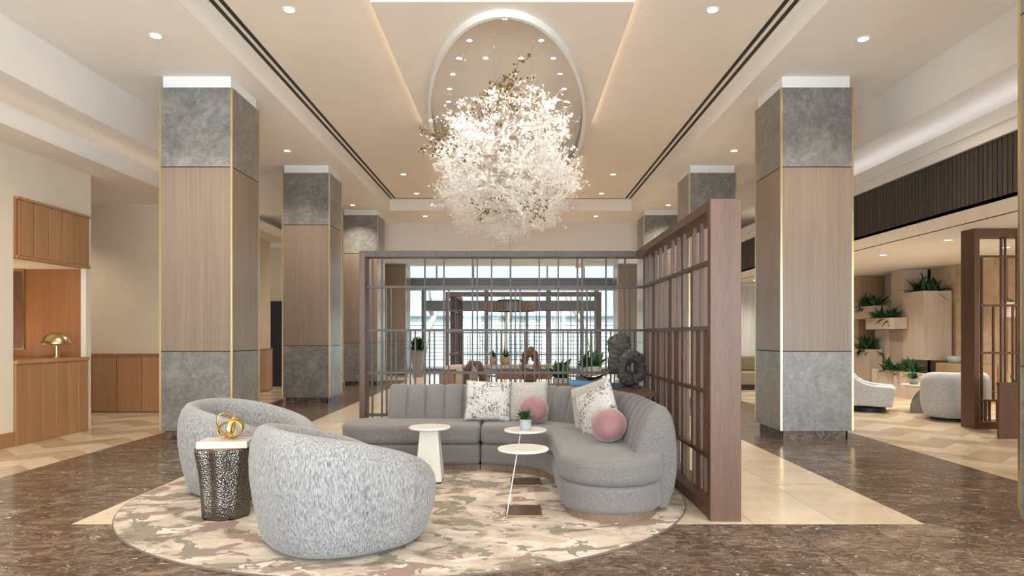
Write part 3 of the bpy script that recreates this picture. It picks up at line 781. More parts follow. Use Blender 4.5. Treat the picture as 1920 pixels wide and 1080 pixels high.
for c in range(nch):
    rings = []; ns = 10
    for i in range(ns+1):
        t = i/ns; s = c*wch+t*wch; e = abs(2*t-1); bulge = -.016*(e**5)
        if (c == nch-1 and t > .5) or (c == 0 and t < .5): bulge = -.03*(e**8)
        ox, oy, nx, ny = spath(s)
        mid = 1.38; ring = []
        for k, (r, z) in enumerate(PROF):
            # shrink the ring towards its middle line at the seams
            f = bulge
            dr = -f if r < mid-.02 else (f if r > mid+.02 else 0)
            dz = f if .5 < z else 0
            ring.append((ox+nx*(r+dr), oy+ny*(r+dr), z+dz))
        rings.append(ring)
    MB().rings(rings).obj('backrest_channel', M['sofa'], sf, smooth=True)
for o in [x for x in bpy.data.objects if x.name.startswith('backrest_channel')]: auto_smooth(o, 55)

# ------------------------------------------------------------------ armchairs
def Hf(a, pts):
    a = abs((a+pi) % (2*pi)-pi)*180/pi
    for (a0, h0), (a1, h1) in zip(pts, pts[1:]):
        if a <= a1:
            t = (a-a0)/(a1-a0); t = t*t*(3-2*t) if False else t
            return h0+(h1-h0)*t
    return pts[-1][1]
HP = [(0,.742),(25,.738),(50,.715),(75,.675),(100,.62),(120,.565),(138,.50),(150,.44),(165,.385),(180,.37)]
def tub(t, Rr, mat, hp=HP, seat=.41, z0=.02, ex=2.4, base=.86, n=72):
    """tub shell; back at local -X, opening at +X"""
    rings = []
    levels = [(.55, 0, 'abs', z0), (base-.05, 0, 'abs', z0), (base, 0, 'abs', z0+.025), (base+.05, .17), (base+.10, .36), (.995, .55), (1.0, .70), (.985, .83), (.945, .93), (.89, .985), (.83, 1.0), (.77, .985), (.72, .93), (.69, .84), (.665, .70), (.64, .58)]
    hs = [Hf(2*pi*i/n, hp) for i in range(n)]
    for _ in range(3): hs = [(hs[i-1]+2*hs[i]+hs[(i+1) % n])/4 for i in range(n)]
    for L in levels:
        ring = []
        for i in range(n):
            a = 2*pi*i/n; h = hs[i]
            sr = (abs(cos(a))**ex+abs(sin(a))**ex)**(-1/ex)
            z = L[3] if len(L) == 4 else z0+(h-z0)*L[1]
            rad = L[0]*Rr*sr
            ring.append((-rad*cos(a), -rad*sin(a), z))
        rings.append(ring)
    MB().rings(rings).obj('shell', mat, t, smooth=True)
    rr = [];
    for q, z in ((.3, seat-.2), (.66, seat-.19), (.70, seat-.12), (.70, seat-.05), (.67, seat-.012), (.60, seat), (.3, seat+.012), (.02, seat+.015)):
        rr.append([(-q*Rr*cos(2*pi*i/n)*(1.0), -q*Rr*sin(2*pi*i/n), z) for i in range(n)])
    MB().rings(rr).obj('seat_cushion', mat, t, smooth=True)
c1 = thing('armchair', 'pale grey tub armchair in the front, seen from behind, nearest to the viewer', 'armchair', (-1.083, 4.33, RZ), R(38), 'grey tub armchairs')
tub(c1, .552, M['boucle'])
MB().lathe([(.36, 0), (.38, .022), (.3, .022)], n=40).obj('foot', M['rubber'], c1)
c2 = copy_tree(c1); c2.location = (-2.20, 5.75, RZ); c2.rotation_euler = (0, 0, R(-4))
c2['label'] = 'pale grey tub armchair behind the hammered metal side table, its inside visible'

# ------------------------------------------------------------------ side tables
dt = thing('side_table', 'dark hammered metal drum side table between the two armchairs', 'side table', (-2.06, 4.86, RZ))
flute = lambda a, z: 1+.05*sin(a*8+.4)*(.6+z)+.035*sin(a*5+1)
MB().lathe([(.10,0), (.150,.0), (.158,.02), (.162,.12), (.172,.26), (.188,.38), (.205,.48), (.205,.488), (.195,.492), (.1,.492)], n=84, fn=flute).obj('body', M['hammered'], dt, smooth=True)
MB().lathe([(.05,.4925), (.188,.4925), (.19,.496), (.05,.496)], n=84, fn=flute).obj('top', M['bronze_plate'], dt)
slab = MB().box(-.19, .15, -.12, .12, 0, .05).obj('stone_tray', M['pale_stone'], loc=(-2.03, 4.85, RZ+.4965), bevel=.006)
tag(slab, 'white veined stone block lying on the hammered metal side table', 'tray'); slab.rotation_euler = (0,0,R(8))
kn = thing('knot_sculpture', 'polished gold knot sculpture on the white stone block', 'sculpture', (-2.03, 4.85, RZ+.5475), R(20))
def ribbon(pts, w, th):
    mb = MB(); m = len(pts); rr = []
    for i in range(m):
        p = Vector(pts[i]); t = (Vector(pts[(i+1) % m])-Vector(pts[i-1])).normalized(); rad = Vector((p.x, p.y, p.z-.095)).normalized()
        s = t.cross(rad).normalized(); rad = s.cross(t)
        rr.append([p+s*w*cos(2*pi*k/10)+rad*th*sin(2*pi*k/10) for k in range(10)])
    rr.append(rr[0]); return mb.rings(rr, False, False)
def loop(rx, rz, tilt, yaw, dx, dz):
    out = []
    for i in range(48):
        a = 2*pi*i/48; v = Vector((rx*cos(a), 0, rz*sin(a))); v.rotate(Matrix.Rotation(tilt, 3, 'Y')); v.rotate(Matrix.Rotation(yaw, 3, 'Z'))
        out.append((v.x+dx, v.y, v.z+dz))
    return out
for (rx, rz, ti, ya, dx, dz) in ((.088,.052,R(62),R(20),-.02,.105), (.092,.056,R(-12),R(-25),.008,.068), (.072,.062,R(-40),R(50),.045,.078)):
    ribbon(loop(rx, rz, ti, ya, dx, dz), .019, .006).obj('loop', M['gold'], kn, smooth=True)

ct = thing('side_table', 'white round C-shaped side table in front, standing nearer the viewer', 'side table', (.06, 4.97, RZ), 0, 'white C-shaped side tables')
MB().lathe([(.05,.447), (.178,.447), (.187,.453), (.187,.461), (.183,.466), (.05,.466)], n=48).obj('tabletop', M['tabletop'], ct)
MB().box(-.128, .132, -.15, .15, 0, .012).obj('base', M['bronze_plate'], ct, bevel=.004)
for y in (-.10, -.06):
    MB().tube([(-.118, y-.03, .012), (-.118+.004, y-.03, .03), (-.045, y+.05, .43), (-.035, y+.055, .447)], .0032, 8).obj('leg', M['white'], ct, smooth=True)
ct2 = copy_tree(ct); ct2.location = (.092, 5.95, RZ); ct2['label'] = 'white round C-shaped side table farther back, carrying the small potted plant'
pt = thing('side_table', 'white round pedestal side table with square tapering base before the sofa', 'side table', (-.748, 6.0, RZ))
mb = MB().lathe([(.05,.462), (.170,.462), (.183,.470), (.183,.478), (.178,.484), (.05,.484)], n=48); mb.obj('tabletop', M['tabletop'], pt)
mb = MB().rings([[(sx*q, sy*q, z) for sx, sy in ((-1,-1),(1,-1),(1,1),(-1,1))] for q, z in ((.118,.015),(.080,.45),(.080,.46))])
mb.obj('pedestal', M['cream'], pt, bevel=.01)
MB().box(-.11,.11,-.11,.11,0,.016).obj('foot', M['rubber'], pt)

# ------------------------------------------------------------------ pillows
def pillow(w_, h_, th, n=20):
    mb = MB(); vs = []; fs = []
    for sgn in (1, -1):
        for i in range(n+1):
            for j in range(n+1):
                u, v = 2*i/n-1, 2*j/n-1
                pinch = 1-.10*(1-v*v)*u*u*0 
                k = (1-abs(u)**2.6)*(1-abs(v)**2.6)
                x = u*w_/2*(1-.06*(1-abs(v)**2)*abs(u)**3); z = v*h_/2*(1-.06*(1-abs(u)**2)*abs(v)**3)
                vs.append((x, sgn*(th/2*k**.45), z))
    m = n+1
    for s in (0, 1):
        o = s*m*m
        for i in range(n):
            for j in range(n): fs.append((o+i*m+j, o+(i+1)*m+j, o+(i+1)*m+j+1, o+i*m+j+1))
    me = mb.add(vs, fs).mesh('pillow', M['floral'], True)
    bm = bmesh.new(); bm.from_mesh(me); bmesh.ops.remove_doubles(bm, verts=bm.verts[:], dist=1e-4)
    bmesh.ops.recalc_face_normals(bm, faces=bm.faces[:]); bm.to_mesh(me); bm.free(); return me
def put_pillow(w_, h_, th, mat, loc, rx, ry, rz, label, grp):
    me = pillow(w_, h_, th); me.materials.clear(); me.materials.append(M[mat])
    o = link('pillow', me, None, loc); o.rotation_mode = 'ZXY'; o.rotation_euler = (rx, ry, rz)
    return tag(o, label, 'pillow', grp)
SZ = RZ+.43
put_pillow(.47, .42, .15, 'floral', (-.27, 6.845, SZ+.195), R(-17), R(2), R(0), 'white speckled floral square pillow on the long side of the sofa', 'square throw pillows')
put_pillow(.43, .42, .13, 'grey_pillow', (.125, 6.90, SZ+.185), R(-17), 0, R(-6), 'plain grey square pillow between the floral pillow and the pink ball', 'square throw pillows')
put_pillow(.45, .45, .13, 'grey_pillow', (.70, 6.25, SZ+.205), R(-20), R(-6), R(-44), 'beige grey square pillow tucked behind the right floral pillow', 'square throw pillows')
put_pillow(.46, .43, .14, 'floral', (.715, 5.93, SZ+.195), R(-24), R(-12), R(-47), 'white speckled floral square pillow on the right arm of the sofa', 'square throw pillows')
def ball(loc, rz, label):
    t = thing('ball_pillow', label, 'pillow', loc, rz, 'round velvet ball pillows')
    prof = [(.001,-.125)]+[(.143*cos(a), .128*sin(a)) for a in [R(-80+i*10) for i in range(17)]]+[(.001,.120)]
    fn = lambda a, z: 1+.018*sin(a*9)*max(0, z/.13)**2
    MB().lathe(prof, n=48, fn=fn).obj('cover', M['velvet'], t, smooth=True)
    MB().lathe([(.001,.112), (.014,.117), (.017,.122), (.010,.128), (.001,.129)], n=14).obj('button', M['velvet'], t, smooth=True)
    t.rotation_euler = (R(35), R(-12), rz); return t
ball((.183, 6.62, SZ+.135), 0, 'pink velvet ball pillow behind the small potted plant')
ball((.752, 5.47, SZ+.135), R(-20), 'pink velvet ball pillow nearest, in front of the right floral pillow')

# ------------------------------------------------------------------ plants
def leaf_mesh(L, wd, droop):
    mb = MB(); n = 6; vs = []; fs = []
    for i in range(n+1):
        t = i/n; y = L*t*(1-.12*droop*t); z = L*(.28*t-droop*.55*t*t); ww = wd*math.sin(pi*min(.98, t*.86+.14))**.8
        vs += [(-ww, y, z+ww*.25), (0, y, z), (ww, y, z+ww*.25)]
    for i in range(n):
        for k in (0, 1): fs.append((i*3+k, i*3+k+1, i*3+k+4, i*3+k+3))
    return mb.add(vs, fs).mesh('leaf', M['leaf'], True)
LEAF = [leaf_mesh(1, .085, d) for d in (.35, .7, 1.1)]
LEAFW = [leaf_mesh(1, .17, d) for d in (.3, .7)]
def leaves(t, n, L, area_xy, z, seed, lean=(20, 75), fam=LEAF, off=(0,0)):
    rnd = random.Random(seed)
    for i in range(n):
        o = link('leaf', rnd.choice(fam), t, (off[0]+rnd.uniform(-1,1)*area_xy[0], off[1]+rnd.uniform(-1,1)*area_xy[1], z))
        o.rotation_euler = (R(90-rnd.uniform(*lean))-.2, rnd.uniform(-.2,.2), rnd.uniform(0, 2*pi)); s = L*rnd.uniform(.6, 1.1); o.scale = (s, s, s)
pp = thing('potted_plant', 'small green plant in a ribbed pale pot on the far white side table', 'plant', (.092, 5.93, RZ+.4665))
MB().lathe([(.02,0), (.044,0), (.048,.004), (.050,.088), (.044,.090), (.044,.07)], n=80, fn=lambda a, z: 1+.025*sin(a*20)).obj('pot', M['pot_white'], pp)
MB().lathe([(.001,.072), (.044,.072)], n=20).obj('soil', M['soil'], pp)
leaves(pp, 44, .125, (.018,.018), .074, 3, (0, 65), LEAFW)

# ------------------------------------------------------------------ corner ledge behind the sofa and what stands on it
lg = thing('corner_table', 'dark wood corner table filling the gap between the sofa and the lattice screen', 'table')
LZ = .755
arc = [(-.33+1.56*cos(a), 5.8+1.56*sin(a)) for a in [R(22+i*4) for i in range(13)]]
arc = [p for p in arc if p[1] < 7.4]
def ledge(off): return [(1.352-off, 6.42+off)]+[(1.352-off, 7.66-off), (.16+off, 7.66-off), (.16+off, 7.40+off*.5)]+[(p[0]+off*.7, p[1]+off*.7) for p in reversed(arc)]
MB().prism(ledge(0), LZ-.035, LZ).obj('top', M['walnut'], lg)
for x, y in ((1.28,6.62), (1.29,7.58), (.24,7.58), (.24,7.45)):
    MB().box(x-.025, x+.025, y-.025, y+.025, 0, LZ-.035).obj('leg', M['walnut'], lg)
bk = thing('book', 'light blue book lying on the corner table under the gold bowl', 'book', (.72, 7.44, LZ), R(-3), 'books on the corner table')
MB().box(-.13,.16,-.09,.09,0,.003).box(-.13,.16,-.09,.09,.047,.05).box(-.13,.16,-.09,-.086,0,.05).obj('cover', M['books'], bk); MB().box(-.126,.155,-.086,.086,.003,.047).obj('pages', M['paper'], bk)
b2 = thing('book', 'navy book lying on the corner table right of the light blue book', 'book', (1.01, 7.18, LZ), R(4), 'books on the corner table')
MB().box(-.13,.13,-.09,.09,0,.003).box(-.13,.13,-.09,.09,.033,.036).box(-.13,.13,-.09,-.086,0,.036).obj('cover', M['books_dark'], b2); MB().box(-.126,.125,-.086,.086,.003,.033).obj('pages', M['paper'], b2)
bw = thing('bowl', 'leaf-shaped gold bowl with dark rim on the blue book', 'bowl', (.82, 7.43, LZ+.0505))
def leafbowl(sc, th):
    rr = []
    n = 28
    for k in range(9):
        q = k/8
        rr.append([(.17*q*cos(2*pi*i/n)*(1+.2*cos(2*pi*i/n)), .075*q*sin(2*pi*i/n), .005+th+.085*q*q*(.35+.65*cos(2*pi*i/n)**2)) for i in range(n)])
    return rr
MB().rings(leafbowl(1, 0), True, False).obj('outer', M['rubber'], bw, smooth=True)
MB().rings(leafbowl(1, .004), True, False).obj('inner', M['gold'], bw, smooth=True)
MB().lathe([(.03,0),(.025,.008)], n=16).obj('foot', M['rubber'], bw)
rs = thing('ring_sculpture', 'black carved ring sculpture with a square hole on the corner table', 'sculpture', (1.20, 7.02, LZ), R(8))
rr = []; n = 56; rnd = random.Random(4)
for i in range(n):
    a = 2*pi*i/n; ring = []
    j = rnd.uniform(-.016, .016)
    for k in range(14):
        b = 2*pi*k/14; rad = .116+(.066+j)*cos(b)+.006*sin(a*13+b*2); y = (.058)*sin(b)
        ring.append((rad*cos(a)*.90, y, .205+rad*sin(a)*1.05))
    rr.append(ring)
rr.append(rr[0])
rough_up(MB().rings(rr, False, False).obj('ring', M['black_rock'], rs, smooth=True), .022, .03)
MB().box(-.09,.09,-.06,.06,0,.012).box(-.012,.012,-.012,.012,.012,.03).obj('stand', M['rubber'], rs)
rk = thing('rock_sculpture', 'mottled dark stone sculpture on thin rods behind the black ring', 'sculpture', (1.13, 7.42, LZ), 0)
rr = []
rnd = random.Random(12)
for k, (q, z, dx) in enumerate(((.02,.13,-.02),(.085,.14,-.03),(.105,.20,-.035),(.098,.27,-.03),(.088,.31,-.02),(.112,.36,0),(.128,.42,.012),(.125,.48,.012),(.098,.525,.005),(.05,.545,0),(.01,.55,0))):
    rr.append([(dx+q*cos(2*pi*i/24)*(1+.14*sin(3*2*pi*i/24+k*.8)), q*.75*sin(2*pi*i/24)*(1+.1*cos(2*2*pi*i/24+k)), z+.012*sin(5*2*pi*i/24+k)) for i in range(24)])
rough_up(MB().rings(rr).obj('stone', M['green_rock'], rk, smooth=True), .05, .06)
MB().box(-.08,.06,-.05,.05,0,.012).tube([(-.05,0,.01),(-.05,0,.16)], .006, 8).tube([(.02,0,.01),(.02,0,.16)], .006, 8).obj('stand', M['rubber'], rk)

# ------------------------------------------------------------------ reception desk niche
dk = thing('reception_desk', 'oak panelled reception counter set into the left wall', 'counter', (XL, 7.96, 0))
MB().box(-.62, -.02, .0, 1.35, 0, .955).obj('body', M['oak_dark'], dk)
y = 0; k = 0
for wd in (.215, .24, .245, .24, .20, .21):
    MB().box(-.02, .03 if k < 5 else .035, y+.004, y+wd-.004, .0, .955).obj('front_panel', M['oak'], dk, bevel=.004); y += wd; k += 1
MB().box(-.66, .045, -.0, 1.36, .957, 1.0).obj('counter_top', M['oak'], dk, bevel=.004)
hd = thing('canopy', 'oak panelled canopy above the reception counter with a lit underside', 'canopy', (XL, 7.96, 0))
MB().box(-.06, .03, -.0, 1.36, 2.205, 2.92).obj('backing', M['oak_dark'], hd)
y = .03
for k in range(5):
    MB().box(.03, .045, y+.008, y+.258-.008, 2.235, 2.885).obj('panel', M['oak'], hd, bevel=.003); y += .26
MB().box(.03, .055, 0, 1.36, 2.20, 2.232).obj('bottom_rail', M['oak'], hd); MB().box(.03, .055, 0, 1.36, 2.888, 2.92).obj('top_rail', M['oak'], hd)
ar = thing('framed_panel', 'dark framed mauve panel on the wood wall inside the reception niche', 'panel', (-7.0, 9.335, 0))
MB().box(-.02, .30, -.03, 0, 1.10, 2.19).obj('frame', M['brass'], ar); MB().box(.0, .28, -.04, -.028, 1.12, 2.17).obj('panel', plain('mauve_panel', (.15,.075,.055), .4), ar)
area('niche_fill', (-6.9, 8.5, .95), (pi, 0, 0), .4, .9, 9, (1,.80,.56))  # unseen uplight added behind the counter to brighten the niche ceiling
lb_ = bpy.data.lights.new('lamp_bulb', 'POINT'); lb_.energy = 5; lb_.color = (1,.78,.5); lb_.shadow_soft_size = .03
lo_ = bpy.data.objects.new('lamp_bulb', lb_); COL.objects.link(lo_); lo_.location = (-6.03, 8.98, 1.205)
lm = thing('table_lamp', 'brass mushroom table lamp on the reception counter', 'lamp', (-6.03, 8.98, 1.0))
lm.scale = (1,1,1)
MB().lathe([(.02,0), (.05,0), (.05,.006), (.034,.012), (.031,.02), (.029,.15), (.022,.18)], n=28).obj('base', M['brass'], lm, smooth=True)
MB().lathe([(.168,.180), (.168,.186), (.160,.222), (.140,.262), (.105,.298), (.06,.322), (.02,.331), (.001,.332)], n=40).obj('shade', M['brass'], lm, smooth=True)
MB().lathe([(.004,.33),(.006,.34),(.001,.345)], n=10).obj('finial', M['brass'], lm, smooth=True)

# ------------------------------------------------------------------ middle group behind the screen
tb = thing('table', 'long pale wood console table behind the lattice screen, carrying small pots', 'table', (.2, 14.0, 0))
MB().box(-.85, .75, -.25, .25, .64, .69).obj('top', M['pale_wood'], tb)
for sx in (-.82, .62):
    for i in range(4): MB().box(sx, sx+.1, -.22, .22, i*.16, i*.16+.125).obj('leg_block', M['pale_wood'], tb)
MB().box(-.6, .55, -.15, .15, .40, .60).obj('shelf_box', M['oak_dark'], tb)
cf = thing('coffee_table', 'low cream coffee table behind the lattice screen, under the ring sculpture', 'table', (.0, 12.9, 0))
MB().box(-1.0, 1.15, -.4, .4, .29, .345).obj('top', M['cream'], cf, bevel=.01)
for sx in (-.8, .9): MB().box(sx-.06, sx+.06, -.3, .3, 0, .29).obj('leg', M['cream'], cf)
for (x, y, z, nm, lab) in ((-.44,14.0,.69,'a','left small plant pot on the pale console table'), (-.19,14.0,.69,'b','second small plant pot on the pale console table')):
    q = thing('potted_plant', lab, 'plant', (x, y, z), group='small pots on the pale console table')
    MB().lathe([(.04,0),(.07,0),(.085,.16),(.075,.16),(.07,.13)], n=24).obj('pot', M['gold_wood'], q, smooth=True); leaves(q, 22, .24, (.04,.04), .13, int(x*100)+500, (5, 50))
rw = thing('ring_sculpture', 'brown root wood ring sculpture on the low cream coffee table', 'sculpture', (.29, 13.0, .345))
rr = []; rnd = random.Random(2)
for i in range(40):
    a = 2*pi*i/40; j = rnd.uniform(-.02, .02)
    rr.append([((.125+(.062+j)*cos(2*pi*k/12))*cos(a), .08*sin(2*pi*k/12), .375+(.255+(.10+j)*cos(2*pi*k/12))*sin(a)) for k in range(12)])
rr.append(rr[0]); rough_up(MB().rings(rr, False, False).obj('ring', M['root_wood'], rw, smooth=True), .08, .09); MB().box(-.12,.12,-.09,.09,0,.03).obj('base', M['rubber'], rw)
dr = thing('driftwood_sculpture', 'curved dark driftwood sculpture left of the small pots', 'sculpture', (-.80, 12.95, .345))
MB().tube([(-.14,0,.02), (-.13,0,.25), (-.03,.02,.42), (.10,.02,.40), (.17,0,.22), (.18,0,.02)], [.06,.075,.07,.08,.07,.06], 12).obj('body', M['root_wood'], dr, smooth=True)
ac = thing('armchair', 'cream low armchair seen through the lattice left of the coffee table', 'armchair', (-1.15, 14.35, 0), R(90), 'seats behind the screen')
tub(ac, .36, M['beige'], [(0,.70),(60,.66),(120,.5),(150,.42),(180,.40)], .40, .02)
wb2 = thing('wood_stool', 'reddish brown wood block stool left of the cream armchair', 'stool', (-1.22, 12.55, 0))
MB().box(-.16, .12, -.15, .15, 0, .62).obj('body', M['oak_dark'], wb2, bevel=.02)
MB().box(-.17, .13, -.16, .16, .62, .66).obj('top', M['walnut'], wb2, bevel=.01)
q = thing('potted_plant', 'tall grey brown pot with leafy plant, left of the grey planter bowl behind the screen', 'plant', (.70, 10.2, 0))
MB().lathe([(.10,0),(.11,0),(.135,.66),(.12,.66),(.11,.60)], n=28).obj('pot', M['pot_grey'], q, smooth=True); leaves(q, 30, .36, (.06,.06), .60, 31, (0, 45), LEAFW)
st = thing('plant_stand', 'low dark plinth holding the grey planter bowl', 'stand', (1.13, 10.3, 0)); MB().box(-.2,.2,-.2,.2,.03,.66).obj('body', M['walnut'], st, bevel=.01); MB().box(-.17,.17,-.17,.17,0,.03).obj('foot', M['rubber'], st)
q = thing('potted_plant', 'grey round planter bowl full of bushy green plants behind the screen', 'plant', (1.13, 10.3, .66))
MB().lathe([(.06,0),(.14,0),(.17,.06),(.17,.17),(.15,.17),(.14,.12)], n=28).obj('pot', M['pot_grey'], q, smooth=True); leaves(q, 60, .30, (.12,.12), .12, 33, (0, 60), LEAFW)
q = thing('potted_plant', 'tall tapered grey planter with dark bush by the far left glass', 'plant', (-3.02, 21.2, 0))
MB().rings([[(sx*r, sy*r, z) for sx, sy in ((-1,-1),(1,-1),(1,1),(-1,1))] for r, z in ((.14,0),(.19,.84),(.17,.84),(.16,.78))]).obj('pot', M['pot_grey'], q); leaves(q, 110, .34, (.14,.14), .78, 35, (-10, 75), LEAFW); leaves(q, 60, .3, (.1,.1), 1.0, 36, (-10, 75), LEAFW)
so = thing('sofa', 'olive bench sofa far right, seen past the end of the lattice screen', 'sofa', (5.8, 16.5, 0))
MB().box(-.7, .9, -.4, .4, .12, .42).obj('seat', M['olive'], so, bevel=.04, seg=3); MB().box(-.7, .9, .25, .45, .42, .78).obj('backrest', M['olive'], so, bevel=.05, seg=3); MB().box(-.65,.85,-.35,.4,0,.12).obj('base', M['rubber'], so)
cu = thing('curtain', 'bright sheer curtain at the far right window', 'curtain', (0, 19.4, 0))
pts = [(4.6+i*.03, .05*sin(i*.9)) for i in range(110)]
mb = MB(); mb.rings([[(x, y, z) for x, y in pts] for z in (.05, 2.7)], False, False, closed=False); o = mb.obj('fabric', M['sheer'], cu, smooth=True)
MB().box(4.55, 7.95, -.03, .03, 2.70, 2.74).obj('rail', M['white'], cu)

# ------------------------------------------------------------------ right lounge
def wall_planter(x0, x1, y0, y1, z0, z1, label, n, L, mat=('pale_wood'), seed=1):
    cx, cy = (x0+x1)/2, (y0+y1)/2
    t = thing('planter_box', label, 'planter', (cx, cy, z0), group='wall planters of the right lounge')
    hx, hy, h = (x1-x0)/2, (y1-y0)/2, z1-z0; b = .025
    MB().box(-hx,hx,-hy,-hy+b,0,h).box(-hx,hx,hy-b,hy,0,h).box(-hx,-hx+b,-hy+b,hy-b,0,h).box(hx-b,hx,-hy+b,hy-b,0,h).box(-hx+b,hx-b,-hy+b,hy-b,0,.02).obj('box', M[mat], t)
    MB().box(-hx+b,hx-b,-hy+b,hy-b,h-.08,h-.04).obj('soil', M['soil'], t)
    leaves(t, int(n*2.2), L*.88, (hx*.55, hy*.62), h-.06, seed, (0, 85), LEAF)
    return t
wall_planter(8.40, 8.75, 15.94, 16.9, 1.69, 1.985, 'upper left pale planter box high on the lounge wall', 55, .5, 'pale_wood', 41)
wall_planter(8.30, 8.58, 14.93, 16.16, 1.43, 1.68, 'pale planter box below and right of the upper left one', 60, .45, 'pale_wood', 42)
wall_planter(8.25, 8.56, 15.9, 16.7, 0, .965, 'tall narrow planter box standing low at the left of the lounge wall', 55, .5, 'pale_wood', 43)
wall_planter(8.60, XR-.11, 14.36, 15.13, .77, 2.23, 'largest pale wood cabinet box with a plant on top, on the lounge wall', 60, .55, 'pale_wood', 44)
wall_planter(8.0, 8.28, 13.4, 15.3, 0, .546, 'long low planter trough with bushy plants behind the lounge chairs', 100, .42, 'pale_wood', 45)
pn = MB().box(8.62, XR-.12, 15.75, 16.35, 0, 1.42).obj('panel_block', M['pale_wood'], bevel=.005); tag(pn, 'pale wood block under the second planter box on the lounge wall', 'panel')
lb = MB().box(8.75, XR-.11, 13.0, 14.2, 0, .72).obj('ledge', M['gold_wood'], bevel=.008); tag(lb, 'honey wood ledge right of the low planter trough', 'ledge')
q = thing('bowl', 'white bowl on the honey wood ledge in the lounge', 'bowl', (8.95, 13.9, .72)); MB().lathe([(.04,0),(.10,0),(.15,.15),(.14,.15),(.09,.02)], n=28).obj('body', M['pot_white'], q, smooth=True)
MB().lathe([(.05,0),(.10,-.0),(.10,.006)], n=20).obj('foot', M['pot_white'], q)
l1 = thing('lounge_chair', 'grey swivel lounge chair with low sloping arms left of the stone table', 'armchair', (6.08, 11.75, 0), R(-28), 'grey lounge chairs on the right')
prof = [(-.40,.12), (-.44,.45), (-.46,.70), (-.43,.755), (-.36,.76), (-.27,.68), (-.17,.56), (-.05,.485), (.12,.45), (.36,.435), (.40,.41), (.36,.10)]
for sy in (-1, 1):
    y0, y1 = (-.40, -.29) if sy < 0 else (.29, .40)
    n_ = len(prof); m_ = MB().add([(x, y0, z) for x, z in prof]+[(x, y1, z) for x, z in prof], [tuple(range(n_)), tuple(range(2*n_-1, n_-1, -1))]+[(i, (i+1) % n_, n_+(i+1) % n_, n_+i) for i in range(n_)])
    m_.obj('arm', M['lounge'], l1, bevel=.025, seg=3)
MB().box(-.40, .345, -.29, .29, .12, .30).obj('base', M['lounge'], l1)
MB().box(-.24, .41, -.285, .285, .30, .42).obj('seat_cushion', M['lounge'], l1, bevel=.035, seg=3)
MB().rings([[(x0, y, z), (x0+d, y, z), (x0+d, -y, z), (x0, -y, z)] for x0, d, y, z in ((-.42,.20,.29,.28), (-.445,.19,.29,.5), (-.455,.12,.29,.70), (-.44,.07,.29,.755))]).obj('backrest', M['lounge'], l1, bevel=.02, seg=3)
MB().lathe([(.1,.06),(.27,.06),(.27,0),(.2,0)], n=32).lathe([(.07,.05),(.07,.13)], n=16).obj('swivel_base', M['rubber'], l1)
l2 = thing('lounge_chair', 'rounded grey barrel chair seen from behind, left of the right lattice screen', 'armchair', (6.76, 10.5, 0), R(75), 'grey lounge chairs on the right')
tub(l2, .45, M['lounge'], [(0,.74),(60,.735),(100,.70),(135,.58),(155,.45),(180,.40)], .42, .05, 2.3, .90)
MB().lathe([(.1,0),(.33,0),(.33,.025),(.1,.05)], n=32).obj('swivel_base', M['rubber'], l2)
t5 = thing('coffee_table', 'round pale stone table with dark half-disc base between the grey lounge chairs', 'table', (6.95, 11.45, 0))
MB().lathe([(.1,.43),(.40,.43),(.43,.45),(.43,.465),(.1,.465)], n=48).obj('tabletop', M['pale_stone'], t5)
mb = MB(); half = [(.30*cos(a), .42*sin(a)) for a in [pi*i/20 for i in range(21)]]
mb.add([(x, -.05, z) for x, z in half]+[(x, .05, z) for x, z in half], [tuple(range(21)), tuple(range(41, 20, -1))]+[(i, (i+1) % 21, 21+(i+1) % 21, 21+i) for i in range(21)]); mb.obj('base', M['pot_grey'], t5)
q = thing('potted_plant', 'small plant in a grey pot on the round stone table', 'plant', (6.75, 11.55, .465)); MB().lathe([(.04,0),(.06,0),(.07,.10),(.06,.10),(.055,.08)], n=24).obj('pot', M['pot_grey'], q, smooth=True); leaves(q, 30, .2, (.03,.03), .08, 51, (5, 70))
cn = thing('console', 'solid brown wood console at the right edge beside the tall lattice screen', 'console', (6.055, 8.53, 0))
MB().box(.006, 1.3, .01, .05, 0, .66).obj('body', M['walnut'], cn); MB().box(0, 1.32, 0, .06, .66, .705).obj('top', M['walnut'], cn, bevel=.004)
q = thing('potted_plant', 'dark leafy plant between the brown console and the right lattice screen', 'plant', (6.66, 9.02, 0)); MB().lathe([(.08,0),(.12,0),(.15,.42),(.13,.42),(.12,.36)], n=24).obj('pot', M['rubber'], q, smooth=True); leaves(q, 34, .40, (.05,.05), .40, 52, (5, 80))
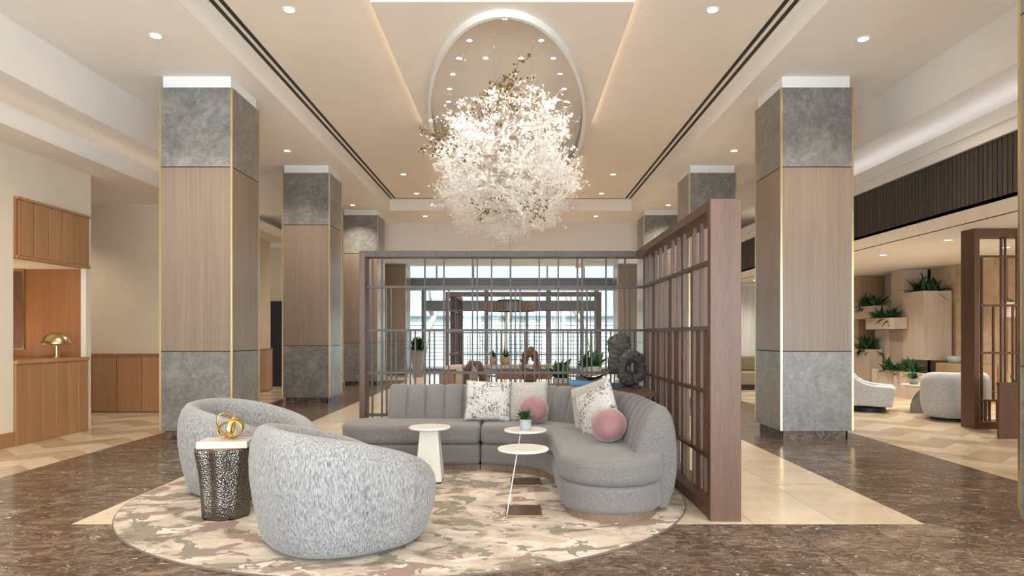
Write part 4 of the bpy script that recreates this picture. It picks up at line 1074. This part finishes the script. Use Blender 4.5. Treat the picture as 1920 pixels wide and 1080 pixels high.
wall_planter(8.75, XR-.10, 11.5, 12.3, 1.62, 1.88, 'pale planter box on the lounge wall seen through the bars of the right lattice screen', 50, .4, 'pale_wood', 46)

# ------------------------------------------------------------------ far pendant and exit sign
pd = thing('pendant_light', 'wide slatted wood drum pendant hanging beyond the second lattice screen', 'pendant light', (-.12, 16.6, ZS))
mb = MB()
for i in range(64):
    a = 2*pi*i/64; c_, s_ = cos(a), sin(a); x, y = .6*c_, .6*s_
    mb.prism([(x-.018*s_-.006*c_, y+.018*c_-.006*s_), (x+.018*s_-.006*c_, y-.018*c_-.006*s_), (x+.018*s_+.006*c_, y-.018*c_+.006*s_), (x-.018*s_+.006*c_, y+.018*c_+.006*s_)], -2.63, -2.41)
mb.obj('slat_drum', M['taupe'], pd)
MB().lathe([(.58,-2.64),(.61,-2.64),(.61,-2.62),(.58,-2.62),(.58,-2.64)], n=64).obj('bottom_ring', M['rubber'], pd)
MB().tube([(0,0,0),(0,0,-2.40)], .004, 6).lathe([(.02,-2.40),(.30,-2.40),(.30,-2.36),(.02,-2.36)], n=32).box(-.6,.6,-.012,.012,-2.425,-2.40).obj('hanger', M['rubber'], pd)
ex = thing('exit_sign', 'small white exit sign with red letters hanging by the entrance glass', 'sign', (2.0, 21.0, 3.74))
MB().box(-.15,.15,-.02,.02,-.38,-.20).obj('plate', M['white'], ex); MB().box(-.01,.01,-.01,.01,-.20,0).obj('stem', M['white'], ex)
tc = bpy.data.curves.new('lettering', 'FONT'); tc.body = 'EXIT'; tc.size = .14; tc.align_x = 'CENTER'; tc.align_y = 'CENTER'; tc.extrude = .002
red = plain('red_letters', (.75,.03,.03), .5); tc.materials.append(red)
tmp = bpy.data.objects.new('lettering_curve', tc); COL.objects.link(tmp); bpy.context.view_layer.update(); tm = bpy.data.meshes.new_from_object(tmp.evaluated_get(bpy.context.evaluated_depsgraph_get()))
bpy.data.objects.remove(tmp); to = bpy.data.objects.new('lettering', tm); COL.objects.link(to); to.parent = ex; to.location = (0, -.023, -.29); to.rotation_euler = (pi/2, 0, 0)
